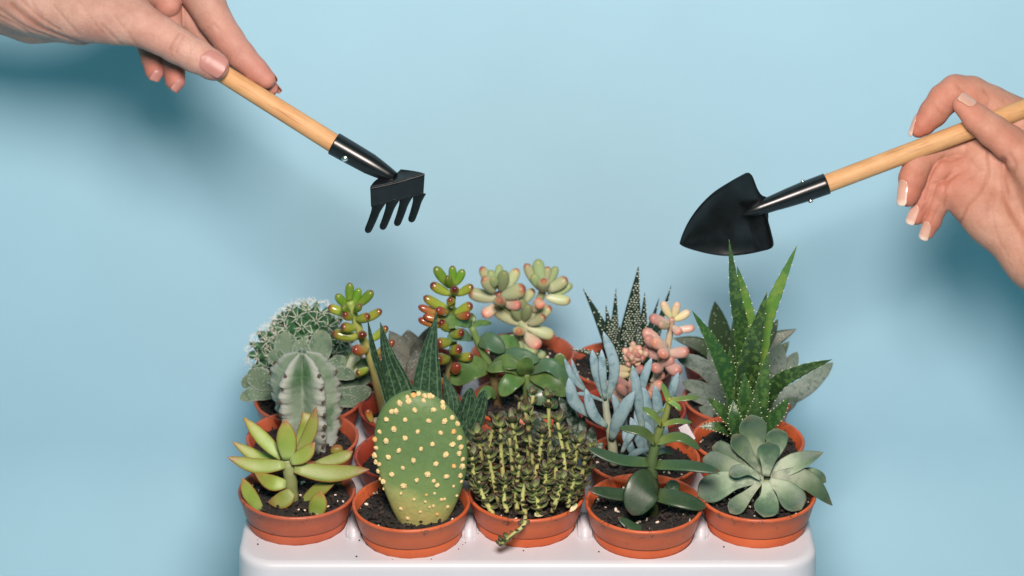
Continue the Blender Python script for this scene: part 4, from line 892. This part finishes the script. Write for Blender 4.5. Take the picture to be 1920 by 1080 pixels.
# comb: a band folding down from the shoulder, then four tines
rows = []
for i in range(9):
    t = i / 8; row = []
    for k in range(NC):
        q = k / (NC - 1); x0, y0 = 694 + 103 * q, 352 - 27 * q + 2 * math.sin(math.pi * q); x1, y1 = 695.5 + 99 * q, 388 - 23 * q
        e = t; x, y = lerp(x0, x1, e), lerp(y0, y1, e)
        if k == NC - 1: x -= .6
        row.append(V(x, y, 26 - 17 * t, DR))
    rows.append(row)
c0 = rows[0][0]; me = curve_sheet([[p - c0 for p in r] for r in rows], 0, 'comb_band'); o = link('comb_band', me, rake, c0, m_black); solid(o, .0012, .0004)
TOPS = [(708, 384), (734, 378), (759, 372), (784, 366)]; TL = [(688, 436), (716, 430), (743, 423), (770, 416)]
for (tx, ty), (bx, by) in zip(TL, TOPS):
    grid = []
    for i in range(26):
        v = i / 25; cx, cy = lerp(bx + 2, tx, v), lerp(by - 6, ty, v); cx += 1.5 * math.sin(math.pi * v)
        hw = 8.6 + 4.6 * max(0, 1 - v / .36) ** 1.5 - 2.4 * v
        if v > .88: hw *= math.sqrt(max(.02, 1 - ((v - .88) / .12) ** 2))
        dx, dy_ = tx - bx, ty - by; L_ = math.hypot(dx, dy_); nx_, ny_ = dy_ / L_, -dx / L_
        grid.append([V(cx + nx_ * hw * q, cy + ny_ * hw * q, 12 - 18 * v - 1.2 * q * q, DR) for q in (-1, -.6, -.2, .2, .6, 1)])
    c0 = grid[0][0]; me = curve_sheet([[p - c0 for p in r] for r in grid], 0, 'tine'); o = link('tine', me, rake, c0, m_black); solid(o, .0010, .0003)

# trowel
DTr = D + .03
a, b_ = V(1985, 180, 0, DTr), V(1546, 346, 2, DTr)
tro = empty('hand_trowel', a, 'small black pointed trowel with a beech handle held by the right hand', 'trowel')
me, rot = rod(a, b_, 19 * PX, 18 * PX); o = link('handle', me, tro, a, m_wood); o.rotation_euler = rot
a2, b2 = V(1550, 344.5, 2, DTr), V(1425, 390, 2, DTr); L = (b2 - a2).length; axis = (b2 - a2).normalized()
vs, fs = lathe([(r * PX, z * L) for r, z in ((18.4, 0), (20.6, 0), (21, .01), (20.6, .04), (20, .35), (18, .6), (15.5, .82), (14.5, 1.0), (12.5, 1.08), (9, 1.17), (4, 1.25), (.5, 1.28))], 40)
me = mesh('socket', vs, fs); o = link('socket', me, tro, a2, m_black); o.rotation_euler = axis.to_track_quat('Z', 'Y').to_euler()
rivet(tro, V(1505, 340, 6, DTr), (UP - RT * .3 - FWD * .35).normalized(), .0014); rivet(tro, V(1520, 377, 6, DTr), (-UP - FWD * .45).normalized(), .0014)
# blade grid: along axis from tip to shoulder
tip = Vector((1275, 457)); neck = Vector((1436, 386)); ax = (neck - tip).normalized(); nx = Vector((ax.y, -ax.x))  # nx points up-left edge
up_edge = [(1275, 457), (1281, 438), (1294, 412), (1314, 385), (1339, 361), (1370, 341), (1402, 323), (1408, 325), (1412, 336), (1419, 354), (1427, 366), (1436, 369)]
lo_edge = [(1275, 457), (1284, 463), (1305, 470), (1335, 477), (1366, 480), (1405, 476), (1444, 467), (1450, 463), (1449, 452), (1443, 428), (1439, 414), (1441, 406)]
NB = 40
def resamp(pts, n):
    d = [0]
    for p, q in zip(pts, pts[1:]): d.append(d[-1] + math.dist(p, q))
    ts = np.linspace(0, d[-1], n); return [(float(np.interp(t, d, [p[0] for p in pts])), float(np.interp(t, d, [p[1] for p in pts]))) for t in ts]
sm_ = lambda e, n: [tuple(v[:2]) for v in spline([(x, y, 0) for x, y in e[:n]], 40)] + e[n:]
U, Lo = resamp(sm_(up_edge, 7), NB), resamp(sm_(lo_edge, 7), NB); rows = []
for i in range(NB):
    row = []
    for k in range(25):
        s = k / 24; x, y = lerp(U[i][0], Lo[i][0], s), lerp(U[i][1], Lo[i][1], s); wd = math.dist(U[i], Lo[i])
        cupz = -22 * min(1, wd / 110) * (1 - (2 * s - 1) ** 2)
        f = max(0, min(1, (i / NB - .62) / .38)); cupz = cupz * (1 - f) + f * (-2) + 12 * f * math.exp(-((s - .5) / .2) ** 2)
        row.append(V(x, y, cupz + 10 * (1 - i / NB) - (y - 400) * .75 * (1 - f), DTr))
    rows.append(row)
c0 = rows[-1][12]; me = curve_sheet([[p - c0 for p in r] for r in rows], 0, 'blade'); o = link('blade', me, tro, c0, m_black); solid(o, .0009, .0003)

# ------------------------------------------------------------------ hands: one continuous surface each, from a distance field
def seg_d(Pn, a, b_, r1, r2):
    a = np.array(a, np.float32); b_ = np.array(b_, np.float32); ab = b_ - a
    t = np.clip(((Pn - a) @ ab) / max(1e-6, float(ab @ ab)), 0, 1)
    d = np.linalg.norm(Pn - a - t[..., None] * ab, axis=-1); return d - (r1 + (r2 - r1) * t)
def smin(a, b_, k):
    h = np.clip(.5 + .5 * (b_ - a) / k, 0, 1); return b_ * (1 - h) + a * h - k * h * (1 - h)
class HandField:
    def __init__(s, palm, fingers, creases, kp=26):
        s.palm, s.fingers, s.creases, s.kp = palm, fingers, [], kp; out = []
        for pts, depth, wdt in creases:          # lay every fold on the skin
            sp = np.array([tuple(p) for p in spline(pts, 14)], np.float32); sp[:, 2] = 130
            for _ in range(60): sp[:, 2] -= np.clip(np.array([s(sp[i:i + 1])[0] for i in range(len(sp))]), -5, 5) * .8
            out.append(([tuple(p) for p in sp if p[2] > -120], depth, wdt))
        s.creases = [c for c in out if len(c[0]) > 1]
    def __call__(s, Pn):
        fl = Pn.reshape(-1, 3); lo, hi = fl.min(0), fl.max(0)
        def near(p, q, mg=48):
            r = max(p[3], q[3]) if len(p) > 3 else 0
            return all(min(p[i], q[i]) - r - mg < hi[i] and max(p[i], q[i]) + r + mg > lo[i] for i in range(3))
        d = np.full(Pn.shape[:-1], 60., np.float32)
        for ch in s.palm:
            for (p, q) in zip(ch, ch[1:]):
                if near(p, q): d = smin(d, seg_d(Pn, p[:3], q[:3], p[3], q[3]), s.kp)
        out = d.copy()
        for ch, k in s.fingers:
            f = None
            for (p, q) in zip(ch, ch[1:]):
                if not near(p, q): continue
                e = seg_d(Pn, p[:3], q[:3], p[3], q[3]); f = e if f is None else smin(f, e, 5)
            if f is not None: out = smin(out, smin(d, f, k), 1.2)
        for pts, depth, wdt in s.creases:
            m = None
            for p, q in zip(pts, pts[1:]):
                if not near(p, q, 22): continue
                e = seg_d(Pn, p, q, 0, 0); m = e if m is None else np.minimum(m, e)
            if m is not None: out = out + depth * np.exp(-(m / wdt) ** 2)
        return out
def surface_nets(fn, lo, hi, h):
    xs = [np.arange(lo[i], hi[i] + h, h, dtype=np.float32) for i in range(3)]
    F = np.empty([len(x) for x in xs], np.float32)
    for i in range(0, len(xs[0]), 22):
        for j in range(0, len(xs[1]), 22):
            for k in range(0, len(xs[2]), 22):
                g = np.meshgrid(xs[0][i:i + 22], xs[1][j:j + 22], xs[2][k:k + 22], indexing='ij'); F[i:i + 22, j:j + 22, k:k + 22] = fn(np.stack(g, -1))
    S = F < 0; n = [d - 1 for d in F.shape]
    cnt = sum(S[i:n[0] + i, j:n[1] + j, k:n[2] + k].astype(np.int8) for i in (0, 1) for j in (0, 1) for k in (0, 1))
    act = (cnt > 0) & (cnt < 8); I, J, K_ = np.nonzero(act); idx = -np.ones(act.shape, np.int64); idx[I, J, K_] = np.arange(len(I))
    acc = np.zeros((len(I), 3)); num = np.zeros(len(I))
    cs = [(i, j, k) for i in (0, 1) for j in (0, 1) for k in (0, 1)]
    for a in cs:
        for ax_ in range(3):
            if a[ax_]: continue
            b2 = list(a); b2[ax_] = 1
            fa, fb = F[I + a[0], J + a[1], K_ + a[2]], F[I + b2[0], J + b2[1], K_ + b2[2]]; m = (fa < 0) != (fb < 0)
            t = np.where(m, fa / np.where(m, fa - fb, 1), 0); p = np.stack([np.full(len(I), a[q], float) for q in range(3)], 1); p[:, ax_] = t
            acc += p * m[:, None]; num += m
    vs = (acc / num[:, None] + np.stack([I, J, K_], 1)) * h + np.array(lo)
    fs = []
    for ax_ in range(3):
        o1, o2 = (ax_ + 1) % 3, (ax_ + 2) % 3; sl = [slice(None)] * 3; s2 = [slice(None)] * 3; sl[ax_] = slice(0, -1); s2[ax_] = slice(1, None)
        A, B_ = S[tuple(sl)], S[tuple(s2)]; e = np.argwhere(A != B_); e = e[(e[:, o1] > 0) & (e[:, o2] > 0) & (e[:, o1] < n[o1]) & (e[:, o2] < n[o2])]
        q = []
        for d1, d2 in ((0, 0), (1, 0), (1, 1), (0, 1)):
            c_ = e.copy(); c_[:, o1] -= d1; c_[:, o2] -= d2; q.append(idx[c_[:, 0], c_[:, 1], c_[:, 2]])
        q = np.stack(q, 1); flip = ~A[e[:, 0], e[:, 1], e[:, 2]]; q[flip] = q[flip][:, ::-1]; fs.append(q)
    return vs, np.concatenate(fs)

def skinmat(name, c0, c1, c2):
    m, nt, b = mk(name)
    n1 = noise(nt, 45, 4, .6); c = ramp(nt, n1, [(.3, c0), (.5, c1), (.7, c2)])
    n2 = noise(nt, 520, 4, .7); f = ramp(nt, n2, [(.45, (0, 0, 0)), (.7, (.25, .25, .25))]); c = mixc(nt, f, c, tuple(x * .82 for x in c0))
    c = mixc(nt, attr(nt, 'rosy'), c, (c1[0] * .93, c1[1] * .55, c1[2] * .52))
    cr = attr(nt, 'crease'); c = mixc(nt, cr, c, (c0[0] * .72, c0[1] * .45, c0[2] * .38))
    nt.links.new(c, b.inputs['Base Color']); b.inputs['Roughness'].default_value = .55; b.inputs['Specular IOR Level'].default_value = .3
    b.inputs['Subsurface Weight'].default_value = .3; b.inputs['Subsurface Radius'].default_value = (1, .35, .18); b.inputs['Subsurface Scale'].default_value = .004
    v = voro(nt, 1100, 'DISTANCE_TO_EDGE'); n3 = noise(nt, 260, 5, .7)
    ad = node(nt, 'ShaderNodeMath', operation='MULTIPLY_ADD'); nt.links.new(v, ad.inputs[0]); ad.inputs[1].default_value = .35; nt.links.new(n3, ad.inputs[2])
    bump(nt, b, ad.outputs[0], .6, .0008); return m
m_skinL = skinmat('pale_rosy_skin', (.32, .165, .13), (.40, .23, .18), (.455, .285, .23))
m_skinR = skinmat('warm_skin', (.34, .155, .105), (.425, .215, .15), (.49, .27, .195))
m_nailP = simplemat('rose_nail_polish', (.33, .145, .125), rough=.42, var=.03, bmp=0, spec=.35)
m_nailN = simplemat('bare_nail', (.50, .28, .21), rough=.25, var=.05, bmp=0, coat=.3)
m_nailW, nt, b = mk('french_nail'); t_ = attr(nt, 'along')
nt.links.new(ramp(nt, t_, [(0, (.48, .25, .19)), (.74, (.52, .31, .245)), (.86, (.58, .43, .36)), (1, (.60, .47, .40))]), b.inputs['Base Color']); b.inputs['Roughness'].default_value = .2; b.inputs['Coat Weight'].default_value = .4

def build_hand(name, label, fld, lo, hi, mat, d0, nails, h=2.0, tips=()):
    vs, fs = surface_nets(fld, lo, hi, h)
    # crease mask for colour (folds are mixed to a darker, redder tone)
    cm = np.zeros(len(vs)); Pn = vs.astype(np.float32)
    for pts, depth, wdt in fld.creases:
        m = None
        for p, q in zip(pts, pts[1:]): e = seg_d(Pn, p, q, 0, 0); m = e if m is None else np.minimum(m, e)
        cm = np.maximum(cm, np.exp(-(m / (wdt * .8)) ** 2) * min(.6, depth * .22))
    rz = np.zeros(len(vs))
    for x, y, z, r, k in tips: rz = np.maximum(rz, k * np.exp(-(np.linalg.norm(Pn - np.array((x, y, z), np.float32), axis=1) / r) ** 2))
    cx = np.array([(lo[i] + hi[i]) / 2 for i in range(3)]); org = V(*cx, d0)
    s_ = (d0 - vs[:, 2] * PX) / D
    R3 = np.array([RT, UP, FWD], float); rays = D * np.array(FWD)[None] + (vs[:, 0:1] - 960) * PX * np.array(RT)[None] - (vs[:, 1:2] - 540) * PX * np.array(UP)[None]
    wv = np.array(CAM)[None] + rays * s_[:, None] - np.array(org)[None]
    me = bpy.data.meshes.new(name); me.vertices.add(len(wv)); me.vertices.foreach_set('co', wv.astype(np.float32).ravel())
    me.loops.add(fs.size); me.loops.foreach_set('vertex_index', fs.astype(np.int32).ravel()); me.polygons.add(len(fs)); me.polygons.foreach_set('loop_start', np.arange(0, fs.size, 4, dtype=np.int32))
    me.update(calc_edges=True); me.validate(); me.polygons.foreach_set('use_smooth', [True] * len(me.polygons))
    at = me.attributes.new('crease', 'FLOAT', 'POINT'); at.data.foreach_set('value', cm.astype(np.float32))
    at = me.attributes.new('rosy', 'FLOAT', 'POINT'); at.data.foreach_set('value', rz.astype(np.float32))
    bm = bmesh.new(); bm.from_mesh(me); bmesh.ops.recalc_face_normals(bm, faces=bm.faces); bm.to_mesh(me); bm.free()
    o = link(name, me, None, org, mat); o['label'] = label; o['category'] = 'hand'
    sm = o.modifiers.new('s', 'SMOOTH'); sm.factor = .5; sm.iterations = 2
    for (c, axd, nrm, ln, wd, nm, flat) in nails:
        c = np.array(c, float); axd = np.array(axd, float); axd /= np.linalg.norm(axd); nrm = np.array(nrm, float); nrm -= axd * (nrm @ axd); nrm /= np.linalg.norm(nrm); sd = np.cross(axd, nrm)
        NA, NBn = 15, 11; av = np.linspace(-.5, .5, NA); bv = np.linspace(-1, 1, NBn); H = np.zeros((NA, NBn)); X = np.zeros((NA, NBn, 3))
        for i, a_ in enumerate(av):
            tq = i / (NA - 1); wr = wd * .5 * min(1, math.sqrt(max(0, 1 - ((.28 - tq) / .28) ** 2)) * .85 + .15 if tq < .28 else 1) * (1 if tq < .86 else math.sqrt(max(0.05, 1 - ((tq - .86) / .17) ** 2)))
            for k, q in enumerate(bv): X[i, k] = c + axd * a_ * ln + sd * q * wr
        Pm = X + nrm * 26
        hgt = np.full((NA, NBn), 26.0)
        own = min(fld.fingers, key=lambda F_: min(np.linalg.norm(np.array(p[:3]) - c) - p[3] for p in F_[0])); of = HandField([], [own], [])
        for _ in range(40): dd = of(Pm.astype(np.float32)); step = np.clip(dd, -6, 6) * .8; Pm = Pm - nrm * step[..., None]; hgt -= step
        mid = NA // 2
        for i in range(NA):                      # keep the plate smooth: cap the fall-off towards the tip
            if i > mid: hgt[i] = np.maximum(hgt[i], hgt[i - 1] + (hgt[mid] - hgt[mid - 2]) / 2 * .9 - .15)
        ctr = hgt[:, NBn // 2][:, None]; hgt = np.maximum(hgt, ctr - wd * .55 * (bv[None] ** 2) * flat)
        Pm = X + nrm * (hgt + .5)[..., None]
        vs2 = [V(*p, d0) for r in Pm for p in r]; fs2 = []
        for i in range(NA - 1):
            for k in range(NBn - 1): a1 = i * NBn + k; fs2.append((a1, a1 + 1, a1 + NBn + 1, a1 + NBn))
        base = vs2[0]; al = [i / (NA - 1) for i in range(NA) for k in range(NBn)]
        me2 = mesh('fingernail', [v - base for v in vs2], fs2, attrs={'along': al}); n_o = link('fingernail', me2, o, base, nm)
        sd_ = n_o.modifiers.new('s', 'SOLIDIFY'); sd_.thickness = .0004; sd_.offset = 0; n_o.modifiers.new('v', 'SUBSURF').levels = 1; n_o.modifiers['v'].render_levels = 1
    return o

# left hand: reaches in from the upper left, thumb nearest
palmL = [[(-330, -84, -20, 60), (-120, -36, -20, 58), (20, -10, -14, 58), (120, 4, -14, 62), (200, -8, -24, 60), (280, -52, -42, 54), (330, -95, -50, 48)],
         [(60, 5, 10, 58), (150, 15, 18, 56), (215, 30, 22, 50)],
         [(-60, 0, -50, 52), (60, 32, -55, 44), (150, 42, -58, 36), (210, 40, -62, 36)]]
fingL = [([(200, 25, 20, 52), (252, 41, 28, 44), (300, 66, 33, 36), (333, 86, 36, 33.5), (368, 105, 37, 32), (398, 122, 36, 28), (404, 125, 36, 26)], 22),
         ([(330, -110, -50, 46), (352, -62, -42, 44), (375, -18, -33, 41), (402, 36, -25, 32.5), (428, 75, -20, 30), (452, 104, -16, 27), (480, 132, -13, 23), (499, 149, -12, 18)], 14),
         ([(300, -90, -75, 40), (345, 10, -70, 31), (395, 78, -64, 26), (450, 125, -58, 22), (508, 166, -50, 14)], 12),
         ([(285, -70, -40, 34), (309, -8, -26, 27), (314, 8, -26, 26)], 8), ([(314, 8, -40, 27), (318, 70, -50, 25), (326, 120, -36, 22), (328, 150, -28, 19.5)], 6),
         ([(262, 10, -62, 28), (275, 70, -62, 25), (286, 110, -48, 21), (290, 133, -42, 19)], 6)]
creL = [([(352, 70, 66), (358, 84, 70), (356, 100, 68)], .5, 2.2), ([(240, 60, 70), (250, 78, 60), (258, 86, 40)], .8, 3), ([(215, 30, 74), (232, 52, 72)], .6, 3), ([(-40, 15, 50), (20, 40, 45), (60, 66, 20)], 1.4, 4), ([(100, 10, 78), (130, 45, 66), (150, 66, 45)], .9, 4), ([(415, 60, 15), (400, 45, 10), (388, 52, 5)], .8, 3), ([(455, 85, 5), (447, 100, 10), (440, 112, 5)], .5, 3), ([(140, -10, 70), (165, 25, 74), (180, 50, 66)], .5, 4), ([(318, 92, 62), (325, 76, 70), (336, 62, 66)], 1.6, 3.2), ([(330, 98, 62), (337, 80, 70), (347, 66, 66)], 1.3, 3.0), ([(326, 94, 62), (331, 79, 70)], .8, 2.5),
        ([(20, 8, 70), (70, 48, 52), (120, 70, 30), (160, 82, 5)], 2.6, 7), ([(40, 0, 74), (80, 36, 60), (110, 55, 45)], 1.4, 4), ([(190, 45, 70), (210, 66, 50), (228, 84, 20)], 1.0, 4), ([(180, 48, 72), (195, 64, 56)], .8, 3), ([(0, 18, 55), (50, 52, 30), (100, 70, 5)], 1.6, 5),
        ([(372, 62, 2), (392, 52, 8), (412, 34, 6)], .6, 3), ([(60, -5, 75), (64, 12, 74), (75, 25, 70)], .8, 4)]
fL = HandField(palmL, fingL, creL)
nailsL = [((400, 119, 40), (.83, .50, 0), (-.02, .0, 1), 52, 42, m_nailP, .35),
          ((503, 143, -18), (.72, .68, 0), (.5, -.5, -.75), 38, 26, m_nailP, .5),
          ((512, 167, -50), (.75, .66, 0), (.55, -.6, -.55), 30, 20, m_nailP, .5),
          ((334, 160, -20), (-.35, .75, .15), (.75, .45, .55), 30, 27, m_nailP, .5),
          ((292, 141, -30), (-.2, .8, .1), (.55, .45, .7), 24, 22, m_nailP, .5)]
build_hand('hand', 'pale hand with rose nail polish reaching in at the upper left, pinching the rake handle', fL, (-330, -210, -140), (560, 200, 100), m_skinL, DR, nailsL, h=1.7, tips=[(500, 149, -10, 90, .7), (430, 80, -10, 80, .4), (400, 122, 50, 50, .45), (328, 150, -20, 45, .9), (290, 133, -30, 40, .9), (310, 5, -10, 50, .6), (300, 66, 50, 60, .3), (512, 166, -40, 40, .7)])

# right hand: palm towards the viewer, trowel handle under the thumb
palmR = [[(1812, 352, -30, 44), (1870, 405, -26, 56), (1950, 478, -20, 66), (2100, 600, -16, 72), (2300, 760, -10, 78)],
         [(1802, 362, -34, 38), (1850, 392, -30, 50)],
         [(1850, 300, -36, 48), (1930, 350, -36, 64), (2020, 440, -30, 76), (2180, 590, -20, 76)],
         [(1985, 330, -20, 64), (2000, 440, 0, 66)], [(1880, 245, -48, 36), (1950, 300, -40, 58)]]
fingR = [([(2000, 440, 16, 60), (1965, 350, 26, 50), (1925, 294, 34, 40), (1892, 268, 37, 33.5), (1862, 246, 38, 31), (1832, 222, 36, 27), (1806, 197, 34, 20.5)], 18),
         ([(1975, 262, -40, 50), (1915, 228, -36, 42), (1860, 196, -30, 35), (1822, 176, -24, 33), (1792, 172, -20, 32), (1770, 186, -16, 29.5), (1750, 212, -10, 27), (1732, 233, -8, 21), (1722, 243, -8, 15.5)], 14),
         ([(1870, 300, -40, 36), (1825, 282, -40, 30), (1786, 274, -40, 29), (1752, 282, -30, 29), (1722, 305, -16, 28), (1711, 335, -6, 26), (1704, 362, -4, 21), (1702, 370, -4, 18)], 8),
         ([(1850, 335, -36, 30), (1800, 318, -26, 26), (1768, 320, -22, 25), (1748, 348, -26, 22), (1732, 380, -26, 19), (1718, 407, -26, 15)], 6),
         ([(1850, 365, -34, 30), (1800, 354, -18, 25), (1774, 358, -16, 24), (1758, 385, -22, 20), (1748, 415, -26, 17), (1739, 436, -28, 13)], 6)]
creR = [([(1768, 296, 0), (1750, 318, 0), (1739, 345, 0), (1736, 372, 0)], 2.2, 3.2), ([(1797, 326, 0), (1782, 336, 0), (1770, 345, 0)], 1.4, 3), ([(1762, 386, 0), (1752, 404, 0), (1748, 418, 0)], 1.2, 3), ([(1735, 384, 0), (1728, 396, 0)], 1.5, 3), ([(1748, 190, 14), (1760, 205, 16), (1774, 216, 12)], 0.6, 3), ([(1760, 178, 12), (1772, 196, 16), (1788, 206, 12)], 0.4, 3), ([(1694, 325, 14), (1712, 332, 20), (1732, 325, 14)], 0.5, 3), ([(1870, 320, 30), (1858, 370, 30), (1850, 410, 26)], 0.6, 4), ([(1910, 400, 40), (1920, 450, 42), (1950, 490, 40)], 0.6, 5), ([(1890, 205, -4), (1880, 190, 0), (1865, 182, 2)], 0.5, 4), ([(1820, 300, 16), (1835, 318, 20), (1850, 322, 20)], 0.5, 4), ([(1852, 285, 20), (1852, 330, 26), (1838, 360, 28), (1815, 385, 22), (1800, 420, 5)], 2.2, 3.6), ([(1882, 300, 30), (1882, 345, 36), (1895, 395, 42), (1925, 440, 48)], 4.2, 7), ([(1870, 350, 30), (1862, 390, 32), (1870, 440, 30), (1890, 480, 25)], 0.7, 4),
        ([(1778, 338, 6), (1774, 360, 8), (1772, 388, 0)], 1.9, 3), ([(1740, 344, -6), (1765, 342, 2), (1782, 326, 0)], 1.5, 3), ([(1765, 300, -14), (1785, 302, -8), (1806, 290, -8), (1814, 270, -10)], 1.5, 3), ([(1800, 350, 18), (1812, 340, 22), (1830, 330, 24)], 0.6, 3),
        ([(1795, 160, 12), (1804, 172, 14), (1812, 186, 10)], 1.3, 4), ([(1845, 168, 8), (1855, 185, 10), (1850, 200, 8)], 1.1, 4), ([(1835, 245, 66), (1848, 232, 68), (1856, 225, 64)], 0.6, 3), ([(1895, 290, 66), (1905, 310, 62), (1900, 325, 52)], 1.3, 5), ([(1830, 420, 30), (1850, 400, 34), (1868, 372, 34)], 0.6, 4)]
fR = HandField(palmR, fingR, creR, kp=22)
nailsR = [((1812, 190, 46), (-.75, -.62, .0), (.55, -.68, .48), 34, 26, m_nailN, .4),
          ((1715, 237, -8), (-.62, .75, 0), (-.78, -.55, .12), 40, 26, m_nailW, .5),
          ((1698, 362, 2), (-.12, 1, 0), (-.62, .1, .75), 50, 27, m_nailW, .5),
          ((1711, 402, -18), (-.45, .9, 0), (-.6, .05, .75), 40, 25, m_nailW, .5),
          ((1735, 433, -20), (-.4, .9, 0), (-.45, .1, .85), 36, 22, m_nailW, .5)]
build_hand('hand', 'warm-toned hand with french-tipped nails at the right edge, gripping the trowel handle', fR, (1660, 110, -125), (2300, 820, 110), m_skinR, DTr, nailsR, h=1.8, tips=[(1722, 243, 0, 60, .8), (1770, 190, 0, 70, .5), (1703, 362, 0, 60, .8), (1718, 405, 0, 50, .8), (1740, 434, 0, 40, .8), (1806, 200, 40, 60, .6), (1775, 340, 0, 60, .6), (1880, 270, 60, 60, .4)])
